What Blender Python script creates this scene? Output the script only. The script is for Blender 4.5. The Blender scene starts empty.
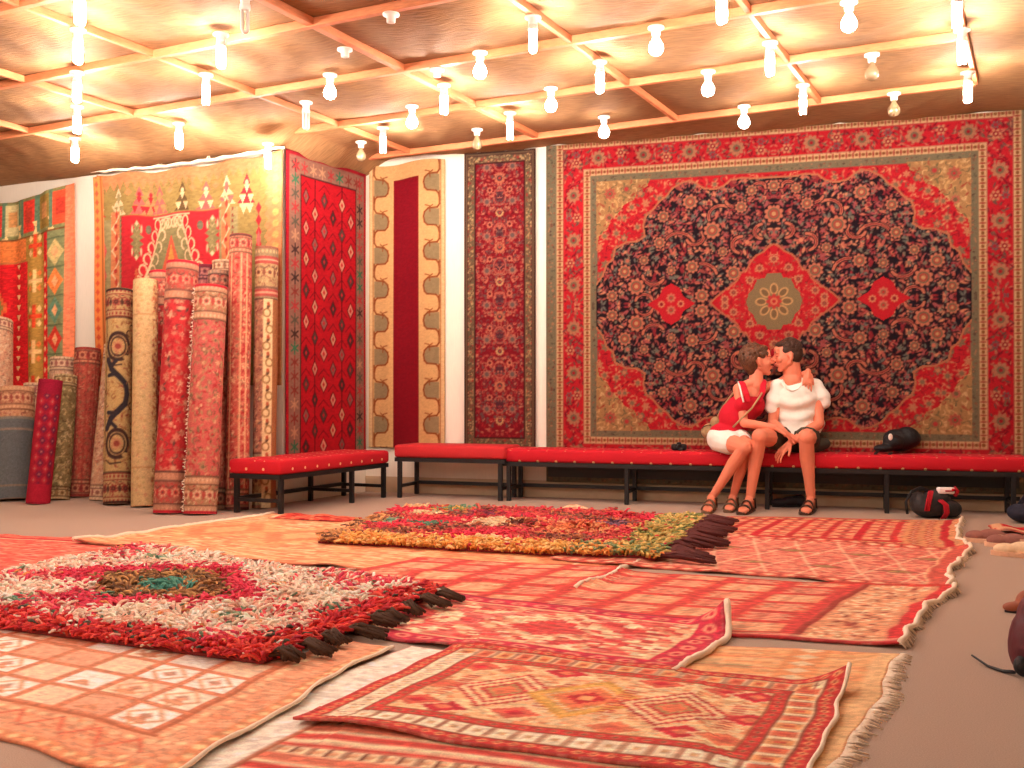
import bpy, math, random
import numpy as np
from mathutils import Vector, Matrix, Euler
R = math.radians
rng = np.random.default_rng(7)
rnd = random.Random(11)
scene = bpy.context.scene
COL = scene.collection

# ------------------------------------------------------------------ camera
TH, FPX, CH = R(18.0), 1050.0, 0.88
PITCH = math.atan(10/1050.0)
cam_d = bpy.data.cameras.new('camera'); cam = bpy.data.objects.new('camera', cam_d); COL.objects.link(cam)
cam.location = (0, 0, CH); cam.rotation_euler = (R(90)+PITCH, 0, TH)
cam_d.sensor_width = 36.0; cam_d.lens = 36.0*FPX/1024.0
cam_d.clip_start = 0.05; cam_d.clip_end = 60
scene.camera = cam

# ------------------------------------------------------------------ world, colour management
world = bpy.data.worlds.new('world'); scene.world = world; world.use_nodes = True
world.node_tree.nodes['Background'].inputs[0].default_value = (1.0, 0.82, 0.68, 1)
world.node_tree.nodes['Background'].inputs[1].default_value = 0.35
vs = scene.view_settings
scene.display_settings.display_device = 'sRGB'
vs.view_transform = 'Standard'; vs.look = 'None'; vs.gamma = 1.0; vs.use_curve_mapping = False
vs.exposure = 0.22
LAMP_COL = (1.0, 0.89, 0.81)
TUBE_E, BULB_E = 400.0, 34.0
scene.cycles.use_denoising = True
scene.cycles.max_bounces = 6; scene.cycles.diffuse_bounces = 4
scene.cycles.sample_clamp_indirect = 6.0

# ------------------------------------------------------------------ measuring from the photograph
_f = Vector((-math.sin(TH)*math.cos(PITCH), math.cos(TH)*math.cos(PITCH), math.sin(PITCH)))
_r = Vector((math.cos(TH), math.sin(TH), 0)); _u = _r.cross(_f)
CAM = Vector((0, 0, CH))
def ray(px, py): return _f + _r*((px-512)/FPX) + _u*((384-py)/FPX)
def onY(px, py, Y): d = ray(px, py); return CAM + d*(Y/d.y)
def onZ(px, py, z=0.0): d = ray(px, py); return CAM + d*((z-CH)/d.z)
def onP(px, py, p0, n): d = ray(px, py); return CAM + d*((p0-CAM).dot(n)/d.dot(n))
def atD(px, py, Z): return CAM + ray(px, py)*Z
def c2w(X, Z, z=0.0):
    v = _r*X + Vector((-math.sin(TH), math.cos(TH), 0))*Z; return Vector((v.x, v.y, z))
YW = 8.62                                    # face of the main wall
G = R(-9.0)                                  # the tent grid is turned 9 degrees against the main wall
GU = Vector((math.cos(G), math.sin(G), 0)); GV = Vector((-math.sin(G), math.cos(G), 0))

# ------------------------------------------------------------------ object helpers
def tag(o, label=None, cat=None, group=None, kind=None):
    if label: o['label'] = label
    if cat: o['category'] = cat
    if group: o['group'] = group
    if kind: o['kind'] = kind
    return o
def empty(name, loc=(0,0,0), rz=0.0):
    o = bpy.data.objects.new(name, None); COL.objects.link(o); o.empty_display_size = .1
    o.location = loc; o.rotation_euler = (0, 0, rz); return o
def link(name, me, mat, parent=None, smooth=True):
    o = bpy.data.objects.new(name, me); COL.objects.link(o)
    if mat is not None and not me.materials: me.materials.append(mat)
    if smooth: me.polygons.foreach_set('use_smooth', [True]*len(me.polygons))
    if parent: o.parent = parent
    return o
def copy_tree(o, parent=None):
    c = o.copy(); COL.objects.link(c); c.parent = parent
    for ch in [x for x in o.children]: copy_tree(ch, c)
    return c

class MB:
    """collects polygons, then links them as one mesh"""
    def __init__(s): s.v = []; s.f = []
    def add(s, vs_, fs):
        n = len(s.v); s.v += [tuple(p) for p in vs_]; s.f += [tuple(i+n for i in f) for f in fs]
    def box(s, c, size, rz=0.0, M=None, bev=0.0):
        hx, hy, hz = [a/2 for a in size]; b = min(bev, hx*.9, hy*.9, hz*.9)
        M = M or (Matrix.Translation(Vector(c)) @ Matrix.Rotation(rz, 4, 'Z'))
        if b <= 0:
            P = [M @ Vector((x, y, z)) for z in (-hz, hz) for y in (-hy, hy) for x in (-hx, hx)]
            s.add(P, [(0,2,3,1),(4,5,7,6),(0,1,5,4),(2,6,7,3),(0,4,6,2),(1,3,7,5)]); return
        rings = [(-hz, b), (-hz+b*.3, b*.3), (-hz+b, 0), (hz-b, 0), (hz-b*.3, b*.3), (hz, b)]
        vs_ = []; n = 12
        for z, ins in rings:
            X, Y = hx-ins, hy-ins; k = b
            pts = []
            for (cx, cy, a0) in ((X-k, Y-k, 0), (-X+k, Y-k, 90), (-X+k, -Y+k, 180), (X-k, -Y+k, 270)):
                for t in (0, 45, 90): pts.append((cx+k*math.cos(R(a0+t)), cy+k*math.sin(R(a0+t))))
            vs_ += [M @ Vector((x, y, z)) for x, y in pts]
        fs = [tuple(reversed(range(n))), tuple(range(5*n, 6*n))]
        for r_ in range(5):
            for i in range(n): fs.append((r_*n+i, r_*n+(i+1) % n, (r_+1)*n+(i+1) % n, (r_+1)*n+i))
        s.add(vs_, fs)
    def tube(s, pts, rad, seg=8, cap=True):
        pts = [Vector(p) for p in pts]; rads = rad if isinstance(rad, (list, tuple)) else [rad]*len(pts)
        vs_ = []; prev = None
        for i, p in enumerate(pts):
            t = (pts[min(i+1, len(pts)-1)] - pts[max(i-1, 0)]).normalized()
            if prev is None:
                a = Vector((0,0,1)) if abs(t.z) < .9 else Vector((1,0,0)); n = t.cross(a).normalized()
            else: n = (prev - t*prev.dot(t)).normalized()
            prev = n; b = t.cross(n)
            for k in range(seg):
                q = 2*math.pi*k/seg; vs_.append(p + (n*math.cos(q)+b*math.sin(q))*rads[i])
        fs = []
        for i in range(len(pts)-1):
            for k in range(seg): fs.append((i*seg+k, i*seg+(k+1) % seg, (i+1)*seg+(k+1) % seg, (i+1)*seg+k))
        if cap: fs += [tuple(reversed(range(seg))), tuple(range((len(pts)-1)*seg, len(pts)*seg))]
        s.add(vs_, fs)
    def lathe(s, prof, seg=16, M=None):
        M = M or Matrix.Identity(4); vs_ = []; 
        for r_, z in prof:
            for k in range(seg): q = 2*math.pi*k/seg; vs_.append(M @ Vector((r_*math.cos(q), r_*math.sin(q), z)))
        fs = []
        for i in range(len(prof)-1):
            for k in range(seg): fs.append((i*seg+k, i*seg+(k+1) % seg, (i+1)*seg+(k+1) % seg, (i+1)*seg+k))
        fs += [tuple(reversed(range(seg))), tuple(range((len(prof)-1)*seg, len(prof)*seg))]
        s.add(vs_, fs)
    def ball(s, c, r3, M=None, seg=14, rings=9):
        M = M or Matrix.Identity(3); c = Vector(c); r3 = r3 if hasattr(r3, '__len__') else (r3,)*3
        vs_ = [c + M @ Vector((0,0,-r3[2]))]
        for i in range(1, rings):
            a = -math.pi/2+math.pi*i/rings
            for k in range(seg):
                q = 2*math.pi*k/seg
                vs_.append(c + M @ Vector((r3[0]*math.cos(a)*math.cos(q), r3[1]*math.cos(a)*math.sin(q), r3[2]*math.sin(a))))
        vs_.append(c + M @ Vector((0,0,r3[2]))); L = len(vs_)-1; fs = []
        for k in range(seg):
            fs.append((0, 1+(k+1) % seg, 1+k)); b = 1+(rings-2)*seg; fs.append((L, b+k, b+(k+1) % seg))
        for i in range(rings-2):
            for k in range(seg):
                a = 1+i*seg; fs.append((a+k, a+(k+1) % seg, a+seg+(k+1) % seg, a+seg+k))
        s.add(vs_, fs)
    def mesh(s, name):
        me = bpy.data.meshes.new(name); me.from_pydata(s.v, [], s.f); me.update(); return me
    def build(s, name, mat, parent=None, smooth=True): return link(name, s.mesh(name), mat, parent, smooth)

# ------------------------------------------------------------------ materials
def lin(c):
    c = np.asarray(c, float); return np.where(c <= .04045, c/12.92, ((c+.055)/1.055)**2.4)
def rgb(*c): return tuple(float(x) for x in lin(np.array(c)/255.0)) + (1.0,)
def mat(name, col, rough=.7, noise=0.0, scale=40, bump=0.0, metal=0.0, spec=.4, emit=None, es=0.0, stretch=None):
    m = bpy.data.materials.new(name); m.use_nodes = True; nt = m.node_tree; b = nt.nodes['Principled BSDF']
    b.inputs['Base Color'].default_value = rgb(*col); b.inputs['Roughness'].default_value = rough
    b.inputs['Metallic'].default_value = metal; b.inputs['Specular IOR Level'].default_value = spec
    if emit: b.inputs['Emission Color'].default_value = (*emit, 1); b.inputs['Emission Strength'].default_value = es
    if noise or bump:
        tc = nt.nodes.new('ShaderNodeTexCoord'); src = tc.outputs['Object']
        if stretch:
            mp = nt.nodes.new('ShaderNodeMapping'); mp.inputs['Scale'].default_value = stretch
            nt.links.new(src, mp.inputs['Vector']); src = mp.outputs['Vector']
        n = nt.nodes.new('ShaderNodeTexNoise'); n.inputs['Scale'].default_value = scale; n.inputs['Detail'].default_value = 4
        nt.links.new(src, n.inputs['Vector'])
        if noise:
            mr = nt.nodes.new('ShaderNodeMapRange'); mr.inputs['From Min'].default_value = .25; mr.inputs['From Max'].default_value = .75
            mr.inputs['To Min'].default_value = 1-noise; mr.inputs['To Max'].default_value = 1+noise
            nt.links.new(n.outputs['Fac'], mr.inputs['Value'])
            mx = nt.nodes.new('ShaderNodeMix'); mx.data_type = 'RGBA'; mx.blend_type = 'MULTIPLY'; mx.inputs['Factor'].default_value = 1
            mx.inputs['A'].default_value = rgb(*col); nt.links.new(mr.outputs['Result'], mx.inputs['B'])
            nt.links.new(mx.outputs['Result'], b.inputs['Base Color'])
        if bump:
            bp = nt.nodes.new('ShaderNodeBump'); bp.inputs['Strength'].default_value = bump; bp.inputs['Distance'].default_value = .01
            nt.links.new(n.outputs['Fac'], bp.inputs['Height']); nt.links.new(bp.outputs['Normal'], b.inputs['Normal'])
    return m
def mat_attr(name, rough=.95, noise=.18, scale=160, bump=.5, sheen=.0, rib=None):
    """woven or knotted wool: colour woven in (colour attribute), with a fine procedural yarn grain"""
    m = bpy.data.materials.new(name); m.use_nodes = True; nt = m.node_tree; b = nt.nodes['Principled BSDF']
    b.inputs['Roughness'].default_value = rough; b.inputs['Specular IOR Level'].default_value = .12
    b.inputs['Sheen Weight'].default_value = sheen
    at = nt.nodes.new('ShaderNodeAttribute'); at.attribute_name = 'Col'
    tc = nt.nodes.new('ShaderNodeTexCoord'); n = nt.nodes.new('ShaderNodeTexNoise')
    n.inputs['Scale'].default_value = scale; n.inputs['Detail'].default_value = 3; nt.links.new(tc.outputs['Object'], n.inputs['Vector'])
    mr = nt.nodes.new('ShaderNodeMapRange'); mr.inputs['From Min'].default_value = .3; mr.inputs['From Max'].default_value = .7
    mr.inputs['To Min'].default_value = 1-noise; mr.inputs['To Max'].default_value = 1+noise
    nt.links.new(n.outputs['Fac'], mr.inputs['Value'])
    mx = nt.nodes.new('ShaderNodeMix'); mx.data_type = 'RGBA'; mx.blend_type = 'MULTIPLY'; mx.inputs['Factor'].default_value = 1
    nt.links.new(at.outputs['Color'], mx.inputs['A']); nt.links.new(mr.outputs['Result'], mx.inputs['B'])
    nt.links.new(mx.outputs['Result'], b.inputs['Base Color'])
    bp = nt.nodes.new('ShaderNodeBump'); bp.inputs['Strength'].default_value = bump; bp.inputs['Distance'].default_value = .004
    nt.links.new(n.outputs['Fac'], bp.inputs['Height']); nt.links.new(bp.outputs['Normal'], b.inputs['Normal'])
    return m
WOOL = mat_attr('knotted_wool'); KILIM = mat_attr('flat_woven_wool', noise=.12, scale=220, bump=.35)
YARN = mat_attr('thick_yarn', noise=.2, scale=300, bump=.3)
M = dict(
    floor=mat('floor_carpet', (182, 158, 140), .95, .16, 260, .3, spec=.1),
    wall=mat('white_wall_cloth', (240, 228, 208), .9, .04, 30, .15, stretch=(6, 6, .4)),
    wallb=mat('lower_wall_plaster', (200, 172, 140), .9, .05, 20, .1),
    wood=mat('pale_batten_wood', (216, 132, 84), .6, .16, 18, .1, stretch=(1, 1, 6)),
    cloth=mat('tent_cloth', (154, 112, 70), .85, .28, 7, .6, stretch=(1.4, 9, 1)),
    white=mat('white_plastic', (238, 228, 214), .4), glass=mat('bulb_glass', (150, 124, 92), .08, spec=.8),
    tube=mat('lit_tube_glass', (255, 245, 230), .3, emit=LAMP_COL, es=TUBE_E),
    bulb=mat('lit_bulb_glass', (255, 245, 230), .3, emit=LAMP_COL, es=BULB_E),
    black=mat('black_painted_steel', (26, 22, 22), .45, .1, 60, .05),
    fringe=mat('cotton_fringe', (255, 232, 204), .9, .1, 200, .2),
)

# ------------------------------------------------------------------ pattern canvas (metres, origin lower left)
class Cv:
    def __init__(s, w, h, res=.008, bg=(200, 60, 50)):
        s.w, s.h = w, h; s.nx = max(3, int(round(w/res))+1); s.ny = max(3, int(round(h/res))+1)
        s.x = np.linspace(0, w, s.nx); s.y = np.linspace(0, h, s.ny); s.res = w/(s.nx-1)
        s.a = np.empty((s.ny, s.nx, 3)); s.a[:] = np.array(bg)/255.
        s.clip = None
    def win(s, x0, x1, y0, y1):
        i0 = max(0, int(np.floor(x0/s.w*(s.nx-1)))); i1 = min(s.nx, int(np.ceil(x1/s.w*(s.nx-1)))+1)
        j0 = max(0, int(np.floor(y0/s.h*(s.ny-1)))); j1 = min(s.ny, int(np.ceil(y1/s.h*(s.ny-1)))+1)
        return i0, i1, j0, j1
    def put(s, w_, al, col):
        i0, i1, j0, j1 = w_
        if s.clip is not None: al = al*s.clip[j0:j1, i0:i1]
        t = s.a[j0:j1, i0:i1]; c = np.asarray(col, float)/255.
        s.a[j0:j1, i0:i1] = t*(1-al[..., None]) + c*al[..., None]
    def _xy(s, w_): i0, i1, j0, j1 = w_; return np.meshgrid(s.x[i0:i1], s.y[j0:j1])
    def soft(s, d): return np.clip(.5 - d/s.res, 0, 1)
    def rect(s, x0, x1, y0, y1, col, al=1.):
        w_ = s.win(x0-s.res, x1+s.res, y0-s.res, y1+s.res)
        if w_[0] >= w_[1] or w_[2] >= w_[3]: return
        X, Y = s._xy(w_); d = np.maximum(np.maximum(x0-X, X-x1), np.maximum(y0-Y, Y-y1)); s.put(w_, s.soft(d)*al, col)
    def frame(s, a, b, col, bot=None):
        X, Y = s._xy((0, s.nx, 0, s.ny)); d = np.minimum(np.minimum(X, s.w-X), np.minimum(Y, s.h-Y))
        s.put((0, s.nx, 0, s.ny), s.soft(np.maximum(a-d, d-b)), col)
    def ell(s, cx, cy, rx, ry, col, rot=0., al=1., ring=None):
        m = max(rx, ry)+s.res; w_ = s.win(cx-m, cx+m, cy-m, cy+m)
        if w_[0] >= w_[1] or w_[2] >= w_[3]: return
        X, Y = s._xy(w_); c_, s_ = math.cos(rot), math.sin(rot); U = (X-cx)*c_+(Y-cy)*s_; V = -(X-cx)*s_+(Y-cy)*c_
        d = (np.sqrt((U/rx)**2+(V/ry)**2)-1)*min(rx, ry)
        if ring: d = np.abs(d)-ring
        s.put(w_, s.soft(d)*al, col)
    def dia(s, cx, cy, rx, ry, col, al=1., ring=None, step=None):
        w_ = s.win(cx-rx-.01, cx+rx+.01, cy-ry-.01, cy+ry+.01)
        if w_[0] >= w_[1] or w_[2] >= w_[3]: return
        X, Y = s._xy(w_); X = X-cx; Y = Y-cy
        if step: X = np.round(X/step)*step
        d = (np.abs(X)/rx+np.abs(Y)/ry-1)*min(rx, ry)*.8
        if ring: d = np.abs(d)-ring
        s.put(w_, s.soft(d)*al, col)
    def poly(s, pts, col, al=1.):
        P = np.array(pts, float); w_ = s.win(P[:,0].min(), P[:,0].max(), P[:,1].min(), P[:,1].max())
        if w_[0] >= w_[1] or w_[2] >= w_[3]: return
        X, Y = s._xy(w_); s.put(w_, inpoly(X, Y, P).astype(float)*al, col)
    def line(s, pts, wd, col, al=1.):
        for (x0, y0), (x1, y1) in zip(pts[:-1], pts[1:]):
            w_ = s.win(min(x0,x1)-wd-s.res, max(x0,x1)+wd+s.res, min(y0,y1)-wd-s.res, max(y0,y1)+wd+s.res)
            if w_[0] >= w_[1] or w_[2] >= w_[3]: continue
            X, Y = s._xy(w_); L = (x1-x0)**2+(y1-y0)**2+1e-12
            t = np.clip(((X-x0)*(x1-x0)+(Y-y0)*(y1-y0))/L, 0, 1)
            d = np.hypot(X-x0-t*(x1-x0), Y-y0-t*(y1-y0))-wd/2; s.put(w_, s.soft(d)*al, col)
    def ros(s, cx, cy, r, c1, c2, c3=None, n=8, rot=0.):
        for k in range(n):
            q = rot+2*math.pi*k/n; s.ell(cx+r*.62*math.cos(q), cy+r*.62*math.sin(q), r*.4, r*.26, c1, q)
        s.ell(cx, cy, r*.48, r*.48, c2)
        if c3 is not None: s.ell(cx, cy, r*.22, r*.22, c3)
    def tri(s, cx, cy, w, h, col): s.poly([(cx-w/2, cy), (cx+w/2, cy), (cx, cy+h)], col)
    def scatter(s, x0, x1, y0, y1, sp, pal, kinds='lr', size=(.4, .7), jit=.45, seed=0):
        g = random.Random(seed); y = y0+sp/2
        while y < y1:
            x = x0+sp/2
            while x < x1:
                cx = x+g.uniform(-jit, jit)*sp; cy = y+g.uniform(-jit, jit)*sp; r_ = sp*g.uniform(*size); k = g.choice(kinds); c = g.choice(pal)
                if k == 'l': s.ell(cx, cy, r_, r_*.42, c, g.uniform(0, 3.14))
                elif k == 'r': s.ros(cx, cy, r_, c, g.choice(pal), n=6, rot=g.random())
                elif k == 'd': s.dia(cx, cy, r_, r_*.7, c)
                elif k == 'c':
                    q = g.uniform(0, 6.28); pts = [(cx+r_*math.cos(q+t*.5), cy+r_*math.sin(q+t*.5)) for t in range(7)]; s.line(pts, r_*.3, c)
                x += sp
            y += sp
    def weave(s, cx, cy, amt, seed=0, region=None, pal=None, pp=.5):
        """short dashes of colour, as flat weave shows"""
        g = np.random.default_rng(seed); nx = int(s.w/cx)+2; ny = int(s.h/cy)+2
        N = g.random((ny, nx)); X, Y = s._xy((0, s.nx, 0, s.ny)); off = g.random(ny)*cx
        J = (Y/cy).astype(int); I = ((X+off[J])/cx).astype(int); v = N[J, np.minimum(I, nx-1)]
        if pal is None: s.a *= (1+(v-.5)*2*amt)[..., None]
        else:
            P = np.array(pal)/255.; K = g.integers(0, len(pal), (ny, nx))[J, np.minimum(I, nx-1)]
            al = (v < pp)*amt
            if region is not None: al = al*region
            s.a = s.a*(1-al[..., None])+P[K]*al[..., None]
    def mir_x(s): s.a[:, s.nx-s.nx//2:] = s.a[:, :s.nx//2][:, ::-1]
    def mir_y(s): s.a[s.ny-s.ny//2:] = s.a[:s.ny//2][::-1]
def inpoly(X, Y, P):
    ins = np.zeros(X.shape, bool); n = len(P)
    for i in range(n):
        x0, y0 = P[i]; x1, y1 = P[(i+1) % n]
        if y0 == y1: continue
        c = ((y0 > Y) != (y1 > Y)) & (X < (x1-x0)*(Y-y0)/(y1-y0)+x0); ins ^= c
    return ins

def sheet(name, P, cols, mt, parent=None, th=None):
    """P (ny,nx,3) points and cols (ny,nx,3) sRGB; th = offset vector to the back face"""
    ny, nx = P.shape[:2]; idx = np.arange(ny*nx).reshape(ny, nx)
    q = np.stack([idx[:-1,:-1], idx[:-1,1:], idx[1:,1:], idx[1:,:-1]], -1).reshape(-1, 4)
    V = P.reshape(-1, 3); C = cols.reshape(-1, 3)
    if th is not None:
        ring = np.concatenate([idx[0,:], idx[1:,-1], idx[-1,-2::-1], idx[-2:0:-1,0]]); m = len(ring); b = len(V)
        V = np.concatenate([V, V[ring]+np.asarray(th)]); C = np.concatenate([C, C[ring]*.8])
        k = np.arange(m); k2 = (k+1) % m
        q = np.concatenate([q, np.stack([ring[k2], ring[k], b+k, b+k2], -1)])
    tri = np.zeros((0, 3), int)
    me = bpy.data.meshes.new(name); nq, ntr = len(q), len(tri)
    me.vertices.add(len(V)); me.vertices.foreach_set('co', V.astype(np.float32).ravel())
    me.loops.add(nq*4+ntr*3); me.loops.foreach_set('vertex_index', np.concatenate([q.ravel(), tri.ravel()]).astype(np.int32))
    me.polygons.add(nq+ntr)
    ls = np.concatenate([np.arange(nq)*4, nq*4+np.arange(ntr)*3]); me.polygons.foreach_set('loop_start', ls.astype(np.int32))
    me.update(calc_edges=True); me.validate()
    a = me.color_attributes.new('Col', 'FLOAT_COLOR', 'POINT')
    a.data.foreach_set('color', np.concatenate([lin(np.clip(C, 0, 1)), np.ones((len(C), 1))], 1).astype(np.float32).ravel())
    o = link(name, me, mt, parent); return o

# ------------------------------------------------------------------ room shell
mb = MB(); mb.box((-1.5, 3.6, -.05), (13, 12.4, .1)); tag(mb.build('floor', M['floor'], smooth=False), kind='structure')
mb = MB(); mb.box((-1.2+3.2, YW+.05, 1.6), (9.6, .1, 3.2)); 
# main wall from the corner at the left to beyond the frame
corner = c2w(-1.36, 9.38); corner.y = YW
mb = MB(); mb.box(((corner.x+5)/2, YW+.06, 1.6), (5-corner.x, .1, 3.2)); tag(mb.build('wall_back', M['wall'], smooth=False), kind='structure')
mb = MB(); mb.box(((corner.x+5)/2, YW+.005, .07), (5-corner.x, .012, .14)); tag(mb.build('baseboard_back', M['wallb'], smooth=False), kind='structure')
jut = c2w(-1.845, 8.47)                       # outer edge of the short side wall
sd = (corner-jut); sl = sd.length; sdn = sd.normalized(); sn = Vector((sdn.y, -sdn.x, 0))   # sn looks into the room
def wallbox(name, a, b, h=3.2, t=.08, m='wall'):
    d = (b-a); n = Vector((d.y, -d.x, 0)).normalized(); c = (a+b)/2 - n*t/2
    mb = MB(); mb.box((c.x, c.y, h/2), (d.length, t, h), rz=math.atan2(d.y, d.x)); return tag(mb.build(name, M[m], smooth=False), kind='structure')
wallbox('wall_side', jut, corner+Vector((0,.02,0)))
LN = Vector((-GV.x, -GV.y, 0))                # left wall normal (into the room)
left_end = jut - GU*5.2
wallbox('wall_left', left_end, jut)
wallbox('wall_far_left', left_end - GV*11, left_end)
wallbox('wall_right', Vector((4.6, YW+.1, 0)), Vector((4.6, -2.4, 0)))
wallbox('wall_front', Vector((4.6, -2.4, 0)), Vector((-7.6, -2.4, 0)))

# ceiling: tent cloth hung over the batten grid
ZB = 2.96                                     # underside of the battens
ROWS = [-2.85, -1.9, -.95, 0.0, .95, 1.9, 2.86, 3.83, 4.78, 5.72, 6.68, 7.72]   # v of battens parallel to the wall
COLS = [-8.4, -7.25, -6.1, -4.93, -3.71, -2.52, -1.45, -.42]             # u of the cross battens
def ceil_cloth():
    xs = np.linspace(-8, 4.7, 300); ys = np.linspace(-2.5, 8.75, 270); X, Y = np.meshgrid(xs, ys)
    U = X*GU.x+Y*GU.y; V = X*GV.x+Y*GV.y
    def fr(t, arr):
        arr = np.array(arr); k = np.clip(np.searchsorted(arr, t)-1, 0, len(arr)-2); return np.clip((t-arr[k])/(arr[k+1]-arr[k]), 0, 1), k
    fu, ku = fr(U, COLS+[1.0, 2.5, 5]); fv, kv = fr(V, ROWS+[8.9])
    sag = np.sin(np.pi*fu)**.7*np.sin(np.pi*fv)**.7
    jig = np.sin(ku*12.9+kv*7.7)*.012
    z = ZB+.055-(.042+jig)*sag + .006*np.sin(U*23+V*9+2*np.sin(V*7))*sag
    dj = jut.x*GV.x+jut.y*GV.y; uj = jut.x*GU.x+jut.y*GU.y          # the cloth comes down to the top of the left wall
    t = np.clip((V-(dj-.62))/.55, 0, 1)*np.clip((uj+.25-U)/.3, 0, 1); z = z-.15*t*t*(3-2*t)
    P = np.stack([X, Y, z], -1); o = sheet('ceiling', P, np.ones(P.shape), M['cloth']); return o
c = ceil_cloth(); tag(c, kind='structure')
mb = MB(); mb.box((-1.6, 3.1, 3.3), (13.2, 11.8, .04)); # tent roof skin above the lining keeps the sky out
tag(mb.build('trim_99', M['cloth'], smooth=False), kind='structure')
nt_ = 0
def batten(a, b, w, h, z=ZB):
    global nt_
    nt_ += 1; d = b-a; mb = MB(); n = 14
    for i in range(n):
        p = a+d*(i/n); q = a+d*((i+1)/n)
        if i == 0: pass
    mb.box(((a.x+b.x)/2, (a.y+b.y)/2, z+h/2), (d.length, w, h), rz=math.atan2(d.y, d.x), bev=.004)
    tag(mb.build('trim_%d' % nt_, M['wood'], smooth=False), kind='structure')
def uv(u, v, z=0): p = GU*u+GV*v; p.z = z; return p
for v in ROWS: batten(uv(-8.2 if 0 < v < 6 else -5.5 if v > 6 else -6, v), uv(-.42, v), .042, .05)
for u in COLS:
    batten(uv(u, -2.6), uv(u, 7.72 if u > -5.3 else 6.1), .05 if abs(u+3.71) < .01 else .03, .045, ZB+.006)

# ------------------------------------------------------------------ lamps
def socket_mb():
    mb = MB(); mb.lathe([(.012, .0), (.046, -.001), (.046, -.012), (.026, -.018), (.024, -.05), (.018, -.052)], 16); return mb.mesh('socket')
def bulb_me():
    mb = MB(); mb.lathe([(.012, -.048), (.014, -.058), (.024, -.078), (.036, -.098), (.042, -.118), (.040, -.138), (.030, -.154), (.012, -.163), (.002, -.164)], 14); return mb.mesh('bulb')
def tube_me():
    mb = MB()
    for dx in (-.0135, .0135):
        pts = [(dx, -.0135, -.07)]; pts += [(dx, -.0135, -.18)]
        for k in range(1, 6): a = math.pi*k/6; pts.append((dx, -.0135*math.cos(a), -.18-.0135*math.sin(a)))
        pts += [(dx, .0135, -.18), (dx, .0135, -.07)]; mb.tube(pts, .0078, 8)
    return mb.mesh('lamp_tube')
def base_me():
    mb = MB(); mb.lathe([(.014, -.045), (.027, -.048), (.029, -.075), (.024, -.082), (.003, -.083)], 14); return mb.mesh('lamp_base')
S_ME, B_ME, T_ME, BS_ME = socket_mb(), bulb_me(), tube_me(), base_me()
BU_ME = B_ME.copy(); TU_ME = T_ME.copy()
for me, m_ in ((S_ME, 'white'), (B_ME, 'bulb'), (T_ME, 'tube'), (BS_ME, 'white'), (BU_ME, 'glass'), (TU_ME, 'white')): me.materials.append(M[m_])
def lamp(px, py, kind, lit, label, zc=None, ztop=ZB):
    zc = zc or (ZB-.11 if kind == 'bulb' else ZB-.13)
    if kind == 'socket': zc = ZB-.02
    p = onZ(px, py, zc) if px is not None else py
    e = empty('ceiling_light', (p.x, p.y, ztop), rnd.uniform(0, 3))
    tag(e, label, 'ceiling light', {'bulb': 'round bulbs along the ceiling battens', 'tube': 'tube lamps hanging from the ceiling battens', 'socket': 'empty lamp sockets on the battens'}[kind])
    link('socket', S_ME, None, e)
    if kind == 'bulb': link('bulb', B_ME if lit else BU_ME, None, e)
    if kind == 'tube': link('lamp_base', BS_ME, None, e); link('lamp_tube', T_ME if lit else TU_ME, None, e)
    return e
LT = 'lit tube lamp '
for px, py, lab in [(80,12,'at the very top left edge of the view'), (78,52,'second down the bright column at far left'), (77,92,'third down the bright column at far left'),
    (77,124,'fourth down the bright column at far left'), (75,154,'lowest of the far left column, above the gap between two kilims'),
    (221,56,'just below the unlit tube at upper left'), (206,94,'second down the short left centre column'), (179,140,'above the top edge of the wide green kilim'),
    (533,40,'by the top middle of the view'), (600,82,'below and right of the one at top middle'), (510,130,'above the dark red narrow runner'),
    (444,104,'above and left of the dark red runner'), (383,144,'over the cream and maroon panel'), (722,10,'at the top edge right of middle'),
    (770,64,'right of middle in the second rank down'), (803,104,'over the middle of the great medallion carpet'), (957,14,'topmost of the three in the right hand column'),
    (962,52,'middle of the three in the right hand column'), (968,92,'lowest of the three in the right hand column'), (268,160,'beside the corner where the wide kilim meets the red one')]:
    lamp(px, py, 'tube', True, LT+lab, *((2.70, 2.83) if py == 160 else ()))
LB = 'lit round bulb '
for px, py, lab in [(656,46,'above the left half of the medallion carpet, near the top'), (708,88,'midway between top of view and the medallion carpet'),
    (744,121,'right one of two against the carpet top edge'), (604,131,'left one of two against the carpet top edge'), (551,104,'above the white strip beside the carpet'),
    (412,121,'over the cream and maroon panel, right of the tube lamp'), (330,91,'alone, left of top middle'), (480,70,'by a tube lamp glare near top middle'),
    (849,22,'near the top, right of middle'), (222,168,'small, tucked above the wide kilim top edge')][:9]:
    lamp(px, py, 'bulb', True, LB+lab)
LU = 'unlit clear bulb '
for px, py, lab in [(872,72,'below the lit bulb at the upper right'), (894,109,'against the top of the medallion carpet at right'), (477,143,'over the left top of the dark red runner'),
    (361,155,'over the corner of the red side kilim'), (240,173,'near the top left of the red side kilim')][:4]:
    lamp(px, py, 'bulb', False, LU+lab)
lamp(245, 20, 'tube', False, 'unlit white tube lamp hanging near the top left of the ceiling')
lamp(306, 120, 'tube', False, 'small unlit white tube lamp hanging left of the cream and maroon panel')
for px, py, lab in [(391,17,'near the top middle of the view'), (437,72,'beside the lit round bulb right of the red kilim'), (345,52,'on the thick cross batten left of middle')]:
    lamp(px, py, 'socket', False, 'empty white lamp socket '+lab)
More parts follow.
